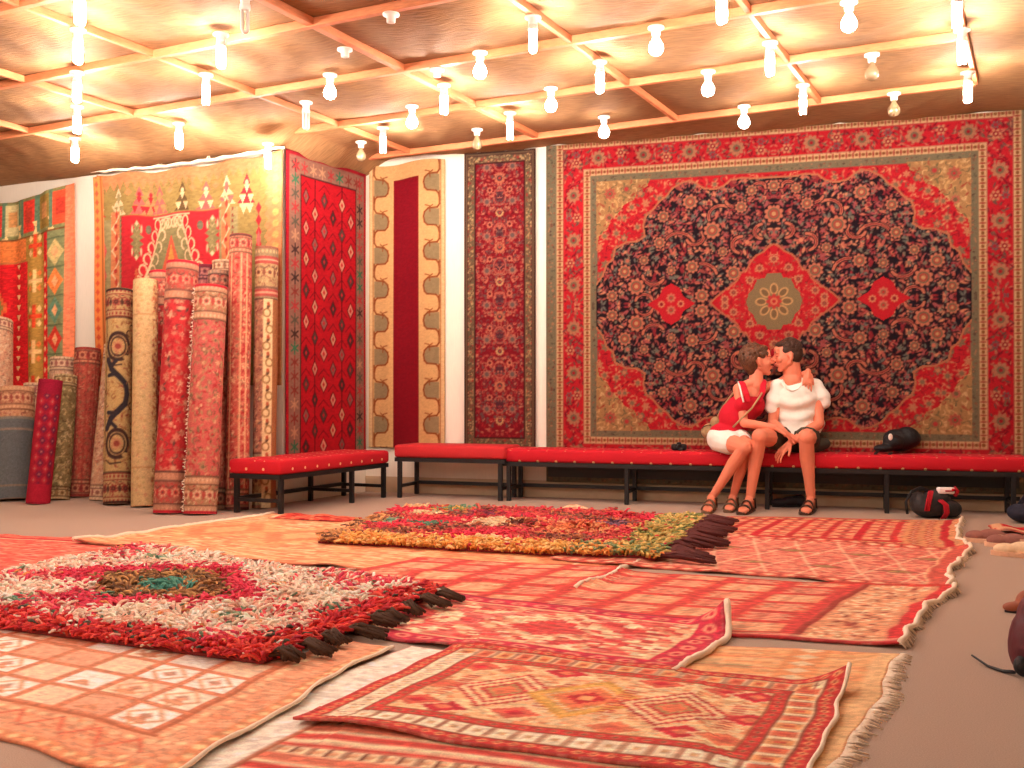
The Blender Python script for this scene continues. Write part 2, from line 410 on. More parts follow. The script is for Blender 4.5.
# the same lamps go on over the viewer's head
k = 0
for v in ROWS[:8]:
    for u in (-5.2, -2.75, -.7):
        k += 1
        if v < -2.2 or k % 3 == 0: continue
        if onZ(512, 5, ZB).y*0+v > 3.5: continue
        lamp(None, uv(u, v-.08), 'tube', True, 'lit white tube lamp hanging above and behind the viewer')

# ------------------------------------------------------------------ wall hangings
def hang(name, cv, p0, ux, mt, label, cat='rug', gain=.86, off=.03, th=.01, wav=.006, topdrop=None, group=None, fringe=None, side_slant=0):
    """cv hung flat: p0 = lower left world point, ux = unit vector to the right; n = into the room"""
    cv.a = cv.a*gain; n = Vector((ux.y, -ux.x, 0)); n = np.array(n); U = np.array(ux)
    X, Y = np.meshgrid(cv.x, cv.y); f = Y/cv.h
    s = rng.random(4)*6
    w_ = wav*(np.sin(X*7+s[0])+.6*np.sin(X*17+s[1]+Y*1.3)) + wav*.5*np.sin(X*31+s[2])*(1-f*.6)
    Z = p0.z+Y
    if topdrop is not None: Z = Z - topdrop(X/cv.w)*f
    P = np.array([p0.x, p0.y, 0]) + X[..., None]*U + (off+w_)[..., None]*n
    if side_slant: P = P + (side_slant*(1-f))[..., None]*U
    P[..., 2] = Z
    o = sheet(name, P, cv.a, mt, None, -n*th)
    tag(o, label, cat, group); return o

RED, DRED, CREAM, NAVY = (205, 32, 42), (140, 18, 30), (226, 178, 128), (30, 16, 24)
OLIVE, SALM, PINK, TAN = (128, 116, 88), (206, 112, 88), (196, 96, 84), (176, 140, 100)

def grand_carpet():
    YP = YW-.04
    a = onY(546, 478, YP); b = onY(1037, 478, YP); z0 = .135; ztop = 3.0
    w = b.x-a.x; Hfull = 3.10-z0
    cv = Cv(w, Hfull, .0075, OLIVE); cv2 = cv
    def L(px, py): p = onY(px, py, YP); return (p.x-a.x, p.z-z0)
    cx, cy = w/2, Hfull/2
    # quarter painted on the upper left, then mirrored
    PX = lambda px: L(px, 293)[0]
    # vertical mapping of photo rows to symmetrical heights about the centre: field 178..430 at px 640
    zt = 2.65-z0; 
    def Q(px, py):   # photo point in the upper left quarter -> local
        X = PX(px); p = L(px, py)[1]; pc = L(px, 293)[1]
        s = (zt-cy)/(L(640, 178)[1]-L(640, 293)[1]); return (cx-(PX(775)-X)*(cx-.45)/(PX(775)-PX(592)), cy+(p-pc)*s)
    # borders
    cv.frame(.09, .15, CREAM); cv.frame(.15, .33, RED); cv.frame(.33, .39, CREAM); cv.frame(.39, .45, OLIVE)
    for m_, sp in ((.12, .05), (.36, .05)):
        t = m_
        while t < w/2+.05: 
            cv.ell(t, Hfull-m_, .014, .012, (150, 90, 50)); cv.ell(t+sp/2, Hfull-m_, .006, .02, (160, 50, 40)); t += sp
        t = m_
        while t < Hfull/2+.05: 
            cv.ell(m_, Hfull-t, .012, .014, (150, 90, 50)); cv.ell(m_, Hfull-t-sp/2, .02, .006, (160, 50, 40)); t += sp
    Xg, Yg = np.meshgrid(cv.x, cv.y); dg = np.minimum(np.minimum(Xg, w-Xg), np.minimum(Yg, Hfull-Yg)); cv.clip = (((dg > .012) & (dg < .082)) | ((dg > .398) & (dg < .442))).astype(float)
    cv.scatter(0, w, 0, Hfull, .034, [(150, 96, 70), (104, 92, 70), (176, 128, 92), (96, 70, 56)], 'lrd', (.28, .45), seed=77); cv.clip = None
    g = random.Random(3); pal = [(196, 120, 86), (122, 104, 74), (140, 18, 34), (206, 120, 90), (104, 84, 70), (150, 20, 34), (130, 20, 34)]
    # red border vines and rosettes
    def bpt(t): return (t, Hfull-.24) if t >= 0 else (.24, Hfull-.24+t)
    for i in range(760):
        t = g.uniform(-Hfull/2, w/2); x, y = bpt(t); x += g.uniform(-.08, .08)*(t < 0) ; y += g.uniform(-.08, .08)*(t >= 0)
        x = max(x, .165); y = min(y, Hfull-.165)
        cv.ell(x, y, g.uniform(.010, .022), .006, g.choice(pal), g.uniform(0, 3.1))
    k = 0
    for t in np.arange(-Hfull/2+.04, w/2+.1, .19):
        if -.2 < t < .2: continue
        x, y = bpt(float(t)); k += 1
        if k % 2: cv.ros(x, y, .062, (190, 126, 90), (128, 104, 76), (170, 30, 40), 9)
        else:
            s_ = .03 if k % 4 else -.03
            cv.ros(x+s_*(t < 0), y+s_*(t >= 0), .042, (210, 140, 96), (150, 24, 36), (222, 176, 120), 6)
            cv.ros(x-s_*(t < 0)*1.3, y-s_*(t >= 0)*1.3, .03, (126, 96, 92), (170, 40, 50), None, 6)
    # field
    cv.rect(.45, w-.45, .45, Hfull-.45, RED)
    i0, i1, j0, j1 = cv.win(.45, cx+.02, cy-.02, Hfull-.45)
    cl = np.zeros((cv.ny, cv.nx)); cl[j0:j1, i0:i1] = 1; cv.clip = cl
    cv.scatter(.45, cx, cy, Hfull-.45, .034, [(214, 110, 80), (140, 20, 34), (226, 150, 100), (170, 26, 40), (130, 96, 70)], 'lc', (.35, .6), seed=4); cv.scatter(.45, cx, cy, Hfull-.45, .11, [(206, 130, 90), (140, 110, 80)], 'r', (.25, .36), seed=41)
    tanp = [Q(591, 176), Q(648, 174), Q(643, 184), Q(634, 188), Q(630, 196), Q(620, 200), Q(613, 209), Q(606, 214), Q(602, 222), Q(594, 228), Q(591, 240)]
    cv.poly(tanp, (182, 134, 84)); tm = cl*inpoly(*np.meshgrid(cv.x, cv.y), np.array(tanp)); cv.clip = tm
    cv.scatter(.45, 1.2, Hfull-1.2, Hfull-.45, .036, [(226, 172, 110), (120, 104, 66), (170, 70, 50), (232, 184, 126)], 'lc', (.35, .6), seed=5)
    cv.ros(*Q(605, 190), .05, (190, 90, 70), (140, 100, 70), (200, 40, 50)); cv.ros(*Q(622, 186), .036, (150, 110, 74), (200, 60, 60)); cv.ros(*Q(604, 212), .034, (196, 100, 80), (120, 96, 66))
    cv.clip = cl
    dark = [(591,293),(591,274),(598,266),(602,256),(609,250),(611,241),(622,236),(634,235),(642,230),(640,220),(643,211),(650,206),(656,199),(664,194),(670,187),(680,182),(688,180),(694,183),(702,188),(714,189),(724,186),(730,181),(742,179),(758,180),(775,179)]
    dp = [Q(*p) for p in dark]+[(cx+.05, cy-.05), (.45, cy-.05)]
    # pale outline then the navy ground
    cv.line(dp[:-2], .03, (196, 120, 80)); cv.poly(dp, NAVY)
    dm = cl*inpoly(*np.meshgrid(cv.x, cv.y), np.array(dp)); cv.clip = dm
    fl = [(208, 112, 88), (190, 92, 78), (128, 118, 96), (160, 70, 64), (222, 142, 104), (112, 112, 100), (176, 84, 84), (150, 40, 48)]
    cv.scatter(.45, cx, cy, Hfull-.45, .058, fl, 'lllr', (.36, .58), seed=8); cv.scatter(.45, cx, cy, Hfull-.45, .05, fl, 'l', (.3, .5), seed=81)
    cv.scatter(.45, cx, cy, Hfull-.45, .075, fl, 'lr', (.3, .45), seed=9)
    cv.scatter(.45, cx, cy, Hfull-.45, .043, [NAVY, (22, 20, 30)], 'l', (.2, .34), seed=10)
    # arching leaves
    for (x, y, r_, a0, a1) in [(676,240,.13,20,190), (693,232,.07,-160,40), (720,213,.10,60,230), (650,266,.09,180,330), (700,268,.12,10,150), (742,240,.08,90,250), (735,197,.08,200,340), (640,290,.07,10,170), (764,228,.07,100,260), (760,188,.05,0,170)]:
        X, Y = Q(x, y); arc = [(X+r_*math.cos(R(a0+(a1-a0)*t/9)), Y+r_*.85*math.sin(R(a0+(a1-a0)*t/9))) for t in range(10)]
        cv.line(arc, .034, NAVY); cv.line(arc, .022, (208, 118, 88)); cv.line(arc[2:8], .008, (140, 40, 44))
    for (x, y, r_) in [(620,262,.07), (632,276,.085), (711,226,.085), (656,236,.06), (607,284,.06), (688,199,.075), (660,212,.06), (733,266,.075), (690,259,.065), (741,205,.06), (775,212,.09), (752,190,.055), (700,286,.07), (775,186,.06), (668,262,.05), (722,246,.05), (640,252,.05)]:
        X, Y = Q(x, y); r_ *= .84; cv.ell(X, Y, r_*1.12, r_*1.08, NAVY); cv.ros(X, Y, r_, (210, 122, 92), (176, 78, 62), (206, 160, 106), 9); cv.ell(X, Y, r_*.55, r_*.55, (120, 100, 74), ring=.006)
    # small red pendant on the axis
    X, Y = Q(668, 293)
    cv.poly([(X-.2, Y), (X-.1, Y+.06), (X-.07, Y+.13), (X, Y+.17), (X+.07, Y+.13), (X+.1, Y+.06), (X+.2, Y), (X+.1, Y-.06), (X, Y-.17)], RED)
    cv.ros(X, Y+.05, .04, (214, 120, 90), (150, 100, 70), RED); cv.ros(X-.08, Y, .03, (220, 150, 100), (150, 30, 40)); cv.ros(X+.08, Y, .03, (220, 150, 100), (150, 30, 40))
    # central medallion
    md = [(710,293),(716,288),(722,284),(730,279),(738,273),(741,267),(748,263),(752,256),(757,251),(764,248),(770,243),(775,241)]
    mp = [Q(*p) for p in md]+[(cx+.05, cy+.6), (cx+.05, cy-.05), (Q(710,293)[0], cy-.05)]
    mp = [Q(*p) for p in md]+[(cx+.04, Q(775,242)[1]), (cx+.04, cy-.05), (Q(710,293)[0], cy-.05)]
    cv.line(mp[:-3], .03, (196, 110, 76)); cv.poly(mp, RED); mm = dm*inpoly(*np.meshgrid(cv.x, cv.y), np.array(mp)); cv.clip = mm
    cv.scatter(cx-.8, cx, cy, cy+.6, .03, [(224, 110, 80), (150, 20, 34), (214, 150, 100), (190, 30, 40), (150, 100, 70), RED], 'lc', (.3, .5), seed=14)
    for x, y in [(724,290),(733,284),(750,273),(775,254),(760,262)]: X, Y = Q(x, y); cv.ros(X, Y, .034, (206, 140, 96), (160, 50, 50), (150, 110, 76))
    q = [(cx-.215, cy), (cx-.20, cy+.07), (cx-.16, cy+.11), (cx-.13, cy+.18), (cx-.07, cy+.19), (cx-.05, cy+.225), (cx+.05, cy+.225), (cx+.05, cy-.05), (cx-.215, cy-.05)]
    cv.poly(q, (146, 122, 84))
    # mirror, then the flower in the middle
    cv.clip = None
    cv.a[:cv.ny//2] = cv.a[cv.ny-cv.ny//2:][::-1]; cv.mir_x()
    for k in range(8):
        q_ = 2*math.pi*k/8; X, Y = cx+.10*math.cos(q_), cy+.10*math.sin(q_)
        cv.ell(X, Y, .046, .032, (226, 172, 112), q_); cv.ell(X, Y, .034, .021, (128, 100, 66), q_)
    cv.ros(cx, cy, .06, (206, 60, 56), (226, 130, 90), (190, 30, 40))
    # hem below the bench: its shade is a black board behind the seat
    # keep only what hangs under the ceiling
    keep = int((ztop-z0)/Hfull*(cv.ny-1)); cv.a = cv.a[:keep+1]; cv.y = cv.y[:keep+1]; cv.h = float(cv.y[-1]); cv.ny = keep+1
    return hang('wall_carpet', cv, Vector((a.x, YW, z0)), Vector((1, 0, 0)), WOOL, 'huge red and navy medallion carpet covering the wall behind the seated couple', gain=.74, off=.035, th=.012, wav=.004)
grand_carpet()

def dark_runner():
    YP = YW-.03; a = onY(464, 448, YP); b = onY(535, 448, YP); t = onY(496, 151, YP); z0 = .40
    w, h = b.x-a.x, t.z-z0; cv = Cv(w, h, .0075, (136, 20, 32))
    cv.scatter(0, w/2+.02, 0, h, .036, [(180, 40, 44), (200, 96, 76), (110, 14, 26), (190, 130, 96), (104, 80, 74), (150, 24, 36)], 'llrc', (.34, .55), seed=2)
    for k, y in enumerate(np.arange(.25, h, .3)):
        cv.ros(w/2, y, .052 if k % 2 else .038, (200, 120, 84) if k % 2 else (214, 170, 110), (92, 54, 58), (196, 60, 50), 10)
        cv.ell(w/2, y+.14, .036, .045, (86, 40, 50)); cv.ell(w/2, y+.14, .055, .07, (190, 100, 80), ring=.006); cv.scatter(w*.18, w/2, y, y+.28, .03, [(206, 120, 90), (170, 60, 56), (110, 84, 76)], 'rc', (.3, .5), seed=k+60); cv.ros(w*.32, y+.1, .04, (176, 110, 90), (110, 90, 84)); cv.ros(w*.36, y+.2, .028, (214, 130, 96), (110, 30, 36))
    cv.frame(0, .10, (118, 92, 66)); cv.frame(.095, .105, (60, 20, 22)); cv.frame(.0, .014, (70, 40, 34)); cv.frame(.03, .036, (70, 24, 28))
    cl = np.ones((cv.ny, cv.nx)); X, Y = np.meshgrid(cv.x, cv.y); d = np.minimum(np.minimum(X, w-X), np.minimum(Y, h-Y)); cv.clip = ((d < .09) & (d > .035)).astype(float)
    cv.scatter(0, w, 0, h, .024, [(196, 156, 104), (90, 54, 40), (170, 60, 50), (206, 170, 118), (98, 92, 66)], 'lr', (.35, .6), seed=6)
    cv.clip = None; cv.mir_x()
    hang('hanging_runner', cv, Vector((a.x, YW, z0)), Vector((1, 0, 0)), WOOL, 'narrow dark red floral runner hanging between two white wall strips', gain=.76, off=.02, wav=.005, side_slant=0)
dark_runner()

def cream_panel():
    YP = YW-.03; a = onY(368, 447, YP); b = onY(444, 447, YP); t = onY(400, 165, YP); z0 = .40
    w, h = b.x-a.x, t.z-z0+.02; cv = Cv(w, h, .0075, (222, 172, 112))
    br, gr, mr_ = (140, 70, 32), (150, 128, 92), (128, 12, 26)
    cv.rect(w*.335, w*.655, 0, h-.14, mr_); cv.rect(0, .035, 0, h, (232, 190, 134)); cv.rect(.035, .042, 0, h, (170, 110, 70))
    p = .305; xa, xb = w*.07, w*.235
    for k in range(-1, int(h/p)+2):
        y = k*p+.1
        cv.rect(xa, xb-.02, y+.03, y+.18, gr); cv.ell(xb-.03, y+.085, .05, .055, gr); cv.ell(xb-.03, y+.125, .05, .055, gr)
        pts = [(xa, y+p+.03), (xa, y+.22), (xa+.02, y+.19), (xb-.02, y+.18), (xb+.015, y+.15), (xb+.025, y+.11), (xb+.015, y+.06), (xb-.01, y+.035), (xa+.03, y+.03), (xa+.01, y+.01), (xa, y-.03)]
        cv.line(pts, .014, br); cv.line([(xb-.06, y+.21), (xb-.03, y+.19), (xb-.035, y+.15)], .009, br); cv.line([(xb-.03, y+.2), (xb+.01, y+.21)], .009, br)
    cv.rect(w*.335, w*.655, 0, h-.14, mr_)
    cv.mir_x()
    cv.weave(.02, .012, .04, 3)
    hang('hanging_textile', cv, Vector((a.x, YW, z0)), Vector((1, 0, 0)), KILIM, 'cream woven panel with a maroon centre stripe and grey hooked borders', off=.02, wav=.007, topdrop=lambda t: .02*np.sin(t*6))
cream_panel()

def red_kilim():
    a = jut + sn*.0; w = sl*.97; z0 = .38; h = 2.86-z0
    cv = Cv(w, h, .008, (196, 26, 34)); bd = .19
    cv.rect(0, w, 0, h, (160, 112, 92)); cv.rect(0, .035, 0, h, (190, 20, 40)); cv.rect(w-.03, w, 0, h, (190, 24, 36)); cv.rect(0, w, h-.03, h, (170, 26, 40))
    cs = [(70, 44, 40), (196, 60, 60), (206, 150, 112), (96, 88, 70), (60, 120, 84), (150, 60, 50)]
    g = random.Random(5)
    def star(x, y, c): 
        for q in (0, 60, 120): cv.line([(x-.045*math.cos(R(q+30)), y-.05*math.sin(R(q+30))), (x+.045*math.cos(R(q+30)), y+.05*math.sin(R(q+30)))], .014, c)
        cv.dia(x, y, .02, .025, c)
    for x in (.11, w-.1):
        for y in np.arange(.07, h-.1, .115): star(x, y, g.choice(cs))
    for x in np.arange(.12, w-.05, .12): star(x, h-.11, g.choice(cs))
    cv.rect(bd-.012, w-bd+.03, 0, h-bd+.02, (70, 20, 24)); cv.rect(bd, w-bd+.018, 0, h-bd+.008, (198, 22, 34))
    xs = np.linspace(bd+.07, w-bd-.05, 6)
    for i, x in enumerate(xs):
        if i in (1, 4): cv.line([(x, 0), (x, h-bd)], .012, (90, 14, 22))
        for k, y in enumerate(np.arange(.06+(i % 2)*.13, h-bd-.04, .26)):
            c = [(76, 48, 44), (226, 160, 120), (88, 64, 56), (150, 96, 84), (232, 150, 120)][(i*2+k*3+(k//2)) % 5]
            cv.dia(x, y, .052, .078, (120, 16, 26)); cv.dia(x, y, .038, .06, c); cv.dia(x, y, .015, .024, (200, 40, 44))
            cv.line([(x-.07, y+.07), (x, y+.13), (x+.07, y+.07)], .008, (120, 14, 26))
    cv.weave(.03, .01, .06, 3)
    hang('hanging_kilim', cv, Vector((a.x, a.y, z0)), sdn, KILIM, 'bright red kilim with rows of small diamonds on the short side wall', gain=.8, off=.025, wav=.005)
red_kilim()

def wide_kilim():
    # hangs on the left wall: hung by its corners, a slack top edge
    global pl_; pl_ = jut+LN*.08; pa = onP(95, 345, pl_, LN)-LN*.08; pb = onP(281, 345, pl_, LN)-LN*.08; w = (pb-pa).length; z0 = .95
    pt = onP(283, 150, pl_, LN); h = pt.z-z0
    cv = Cv(w, h, .009, (160, 132, 74)); gr, orr, rd, cr, pk = (164, 146, 98), (224, 136, 88), (208, 44, 50), (240, 200, 150), (226, 104, 94)
    X = lambda px: (onP(px, 300, jut, LN)-pa).xy.length
    Z = lambda px, py: onP(px, py, jut, LN).z-z0
    cv.rect(0, w, h-.08, h, orr); 
    for x in np.arange(.05, w, .085): cv.poly([(x-.04, h-.08), (x+.04, h-.08), (x, h-.15)], orr)
    cv.rect(0, .10, 0, h, orr); cv.rect(w-.13, w, 0, h, orr)
    for y in np.arange(.04, h, .09):
        cv.poly([(w-.13, y-.045), (w-.17, y), (w-.13, y+.045)], orr); cv.ell(w-.06, y, .03, .03, (232, 170, 96)); cv.ell(.05, y, .02, .03, (210, 80, 50))
    for y in np.arange(h*.35, h*.8, .1): cv.dia(w-.24, y, .035, .05, rd)
    yf = h-.30
    figs = [(105,rd,cr),(125,cr,gr),(145,pk,rd),(155,orr,rd),(165,pk,orr),(188,(110,84,50),cr),(212,pk,cr),(232,cr,pk),(251,rd,cr)]
    for px, c1, c2 in figs:
        x = X(px)
        for k in range(3): cv.tri(x, h-.37+k*.08, .19-.05*k, .085, c1)
        for s_ in (-.045, .045): cv.poly([(x+s_-.035, h-.30), (x+s_+.035, h-.30), (x+s_, h-.37)], c2)
        cv.poly([(x-.03, h-.22), (x+.03, h-.22), (x, h-.28)], c2); cv.ell(x, h-.2, .02, .022, c2)
        if px in (105, 251): cv.rect(x-.075, x+.075, h-.40, h-.375, cr); cv.poly([(x-.07, h-.40), (x, h-.40), (x-.035, h-.46)], cr); cv.poly([(x, h-.40), (x+.07, h-.40), (x+.035, h-.46)], cr)
    for px in (135, 175, 200, 221): cv.dia(X(px), h-.18, .04, .03, orr)
    # red field
    x0, x1 = X(128), X(224); yt = h-.385
    cv.rect(X(111), x1+.2, 0, h-.40, gr)
    for xx in (X(112), X(264)): 
        for y in np.arange(.1, h-.5, .22): cv.dia(xx, y, .03, .08, pk)
    cv.rect(x0, x1, 0, yt, rd)
    for xx, in ((X(122),), (X(231),)):
        cv.rect(xx-.05, xx+.05, 0, yt+.05, (226, 132, 84))
        for k, y in enumerate(np.arange(0, yt, .2)):
            cv.line([(xx-.04, y), (xx+.04, y+.1), (xx-.04, y+.2)], .014, cr); cv.ell(xx, y+.02, .02, .02, (190, 60, 44)); cv.dia(xx+.01, y+.12, .02, .04, (200, 70, 50))
        for y in np.arange(0, yt, .05): cv.tri(xx+.075, y, .03, .04, (150, 84, 60))
    xm = X(177)
    # the hooked arch
    top = yt-.02
    cv.poly([(xm-.09, top-.03), (xm+.09, top-.03), (xm+.44, top-.85), (xm-.44, top-.85)], (150, 134, 88))
    cv.poly([(xm, top-.16), (xm+.25, top-.85), (xm-.25, top-.85)], (222, 100, 70)); cv.poly([(xm, top-.24), (xm+.17, top-.85), (xm-.17, top-.85)], (230, 156, 76))
    for k in range(9):
        dr = .06+k*.1; yy = top-dr; dx = .09+.42*dr
        for s_ in (-1, 1):
            x = xm+s_*dx; cv.line([(x, yy), (x+s_*.042, yy-.1)], .02, cr)
            for sd_ in (1, -1):
                e = s_*sd_; x_ = x+e*.012; arc = [(x_+e*(.036*(1-math.cos(R(t)))), yy+.002+.046*math.sin(R(t))) for t in range(0, 290, 29)]; cv.line(arc, .015, cr)
    cv.line([(xm-.22, top), (xm+.22, top)], .014, cr)
    for t in (-.1, -.03, .03, .1): cv.ell(xm+t, top-.06, .028, .04, cr, ring=.007)
    for px in (143, 218):
        x = X(px)
        for sy in (1, -1):
            for k in range(3): cv.dia(x, top-.2+sy*(.03+.05*k), .075-.018*k, .05, (150, 132, 84)); cv.dia(x, top-.2+sy*(.05+.05*k), .02, .025, cr)
        for sx in (-.05, .05): cv.ell(x+sx, top-.1, .01, .035, cr); cv.ell(x+sx, top-.3, .01, .035, cr)
        for k in range(3): cv.tri(x, top-.62+.06*k, .11-.03*k, .06, (230, 110, 70))
    for px, py in ((153, 0), (207, 0)): cv.ell(X(px), top-.1, .03, .04, (120, 110, 84))
    cv.weave(.035, .012, .07, 9)
    hang('hanging_kilim', cv, Vector((pa.x, pa.y, z0)), GU, KILIM, 'wide green and red kilim with a hooked arch, behind the standing rug rolls', gain=.8, off=.07, wav=.012, topdrop=lambda t: .035*np.sin(t*np.pi)+.012*np.sin(t*23), side_slant=0)
    # folded-over left selvedge that hangs at a slant in front of the kilim
    mb = MB(); 
    cv2 = Cv(.14, h-.02, .01, (224, 128, 66)); cv2.rect(.11, .14, 0, h, (150, 84, 44))
    for y in np.arange(.03, h, .08): cv2.dia(.05, y, .03, .03, (206, 80, 50) if int(y*50) % 2 else (238, 180, 110))
    X_, Y_ = np.meshgrid(cv2.x, cv2.y); f = Y_/cv2.h
    base = np.array([pa.x, pa.y, z0]); U = np.array(GU); N_ = np.array(LN)
    P = base + (X_*(.75+.25*(1-f))+ (1-f)*.07-.02)[..., None]*U + (.10+.012*np.sin(Y_*3))[..., None]*N_; P[..., 2] = z0+Y_
    sheet('folded_edge', P, cv2.a, KILIM, bpy.data.objects[[o.name for o in bpy.data.objects if o.name.startswith('hanging_kilim')][-1]], -N_*.01)
wide_kilim()

def left_kilim():
    pb = onP(77, 345, jut, LN); w = 1.25; z0 = .75; pt = onP(76, 184, jut, LN); h = pt.z-z0
    pa = pb - GU*w; cv = Cv(w, h, .009, (190, 110, 60)); gr, tl, rd, cr, orr = (150, 128, 74), (96, 120, 92), (212, 40, 42), (238, 190, 126), (222, 122, 62)
    X = lambda px: w-(pb-onP(px, 300, jut, LN)).xy.length*(1 if px < 77 else -1)
    cv.rect(0, w, h-.38, h, (128, 126, 80))
    for k, (px, c1) in enumerate([(-20, rd), (-4, orr), (3, (222, 60, 50)), (16, (198, 180, 126)), (34, (214, 60, 46)), (51, (146, 116, 56)), (66, (220, 80, 50))]):
        x = X(px); cv.rect(x-.085, x+.085, h-.34, h-.03, c1); cv.rect(x-.05, x+.05, h-.25, h-.1, (200, 140, 84) if k % 2 else (186, 60, 44))
        for s_ in (-.1, .1): cv.rect(x+s_-.018, x+s_+.018, h-.36, h, tl)
        cv.tri(x+.1, h-.38, .07, .08, cr); cv.poly([(x+.06, h-.25), (x+.14, h-.25), (x+.1, h-.31)], cr)
    cv.rect(0, w, h-.39, h-.375, (110, 70, 40))
    # column of medallions on green at the right, red field at the left
    cv.rect(X(54), X(70), 0, h-.39, (122, 124, 84)); cv.rect(X(31), X(51), 0, h-.39, (176, 132, 62)); cv.rect(X(50), X(55), 0, h-.39, rd); cv.rect(X(70), w, 0, h, (220, 120, 84))
    cv.rect(0, X(31), h-.6, h-.39, orr); cv.rect(0, X(31), 0, h-.62, (206, 34, 38)); cv.rect(X(29), X(33), 0, h-.62, rd)
    for k, y in enumerate(np.arange(.1, h-.5, .27)):
        c = [orr, (196, 170, 110), (200, 60, 44), (96, 128, 100)][k % 4]
        cv.dia(X(62), y, .10, .13, c); cv.dia(X(62), y, .04, .06, (226, 160, 110)); cv.rect(X(54), X(70), y+.125, y+.14, (90, 96, 66))
    for k, y in enumerate(np.arange(.2, h-.42, .34)):
        x = X(41); c = cr if k % 2 else (210, 70, 40)
        for q in (0, 90): cv.rect(x-.02-.07*(q == 90), x+.02+.07*(q == 90), y-.02-.09*(q == 0), y+.02+.09*(q == 0), c)
        for sx in (-1, 1):
            for sy in (-1, 1): cv.dia(x+sx*.055, y+sy*.07, .03, .035, orr if k % 2 else cr)
    for y in np.arange(.06, h-.6, .1): cv.poly([(X(22)-.03, y+.05), (X(22)+.03, y+.05), (X(22), y)], cr); cv.dia(X(52), y, .02, .03, cr)
    for r_, c in ((.5, (222, 100, 56)), (.42, (150, 130, 70)), (.32, rd), (.2, (226, 170, 96))): cv.dia(X(-8), h-1.05, r_*.6, r_, c, step=.03)
    cv.weave(.03, .012, .09, 12)
    hang('hanging_kilim', cv, Vector((pa.x, pa.y, z0)), GU, KILIM, 'green, orange and red kilim at the far left, hung slack on a cord', gain=1.08, off=.06, wav=.02, topdrop=lambda t: .11*np.clip(np.sin(np.clip(t, 0, 1)*np.pi*.62+1.2), 0, 1))
left_kilim()

# rope along the top of the wide kilim, tied to the battens
mb = MB(); a = onP(92, 172, pl_, LN)-LN*.08; b = onP(285, 147, pl_, LN)-LN*.08
pts = [a.lerp(b, t/24)+Vector((0, 0, -.03*math.sin(math.pi*t/24)+.008*math.sin(t*2.3))) + LN*.09 for t in range(25)]
mb.tube(pts, .012, 6)
for i in (3, 9, 15, 20):
    mb.tube([pts[i], pts[i]+Vector((.02, 0, .05)), pts[i]+Vector((.03, 0, .012))], .006, 5)
tag(mb.build('hanging_rope', M['fringe']), 'pale knotted rope along the top edge of the wide green kilim', 'rope')

# ------------------------------------------------------------------ benches
def dots_mat(name, col, dot, sp):
    m = mat(name, col, .85, .10, 150, .25); nt = m.node_tree; b = nt.nodes['Principled BSDF']
    if dot is None: return m
    tc = nt.nodes.new('ShaderNodeTexCoord')
    old = b.inputs['Base Color'].links[0].from_socket
    # staggered dots, on the top (x,y) and on the front (x,z)
    def dist(ax):
        sep = nt.nodes.new('ShaderNodeSeparateXYZ'); nt.links.new(tc.outputs['Object'], sep.inputs[0]); outs = []
        def mth(op, *ins):
            n = nt.nodes.new('ShaderNodeMath'); n.operation = op
            for i, v in enumerate(ins):
                if isinstance(v, (int, float)): n.inputs[i].default_value = v
                else: nt.links.new(v, n.inputs[i])
            return n.outputs[0]
        sn_ = nt.nodes.new('ShaderNodeSeparateXYZ'); nt.links.new(tc.outputs['Normal'], sn_.inputs[0]); side = mth('GREATER_THAN', mth('ABSOLUTE', sn_.outputs[0]), .7)
        hor = mth('ADD', mth('MULTIPLY', sep.outputs[0], mth('SUBTRACT', 1.0, side)), mth('MULTIPLY', sep.outputs[1], side))
        row = mth('FLOOR', mth('DIVIDE', mth('ADD', sep.outputs[ax], 10.0), sp*.62))
        sh = mth('MULTIPLY', mth('MODULO', row, 2.0), sp/2)
        fx = mth('SUBTRACT', mth('FRACT', mth('DIVIDE', mth('ADD', mth('ADD', hor, 20.0), sh), sp)), .5)
        fy = mth('SUBTRACT', mth('FRACT', mth('DIVIDE', mth('ADD', sep.outputs[ax], 10.0), sp*.62)), .5)
        dx = mth('MULTIPLY', fx, sp); dy = mth('MULTIPLY', fy, sp*.62)
        r2 = mth('ADD', mth('MULTIPLY', dx, dx), mth('MULTIPLY', dy, dy)); return mth('LESS_THAN', r2, dot*dot)
    d1, d2 = dist(1), dist(2)
    geo = nt.nodes.new('ShaderNodeSeparateXYZ'); nt.links.new(tc.outputs['Normal'], geo.inputs[0])
    ab = nt.nodes.new('ShaderNodeMath'); ab.operation = 'GREATER_THAN'; ab.inputs[1].default_value = .6; nt.links.new(geo.outputs[2], ab.inputs[0])
    mf = nt.nodes.new('ShaderNodeMix'); nt.links.new(ab.outputs[0], mf.inputs['Factor']); nt.links.new(d2, mf.inputs['A']); nt.links.new(d1, mf.inputs['B'])
    mx = nt.nodes.new('ShaderNodeMix'); mx.data_type = 'RGBA'; nt.links.new(mf.outputs['Result'], mx.inputs['Factor']); nt.links.new(old, mx.inputs['A'])
    mx.inputs['B'].default_value = rgb(240, 196, 140); nt.links.new(mx.outputs['Result'], b.inputs['Base Color']); return m
M['seat'] = dots_mat('red_dotted_upholstery', (196, 16, 34), .0105, .155)
M['seat2'] = dots_mat('coral_ribbed_upholstery', (196, 40, 44), None, .1)
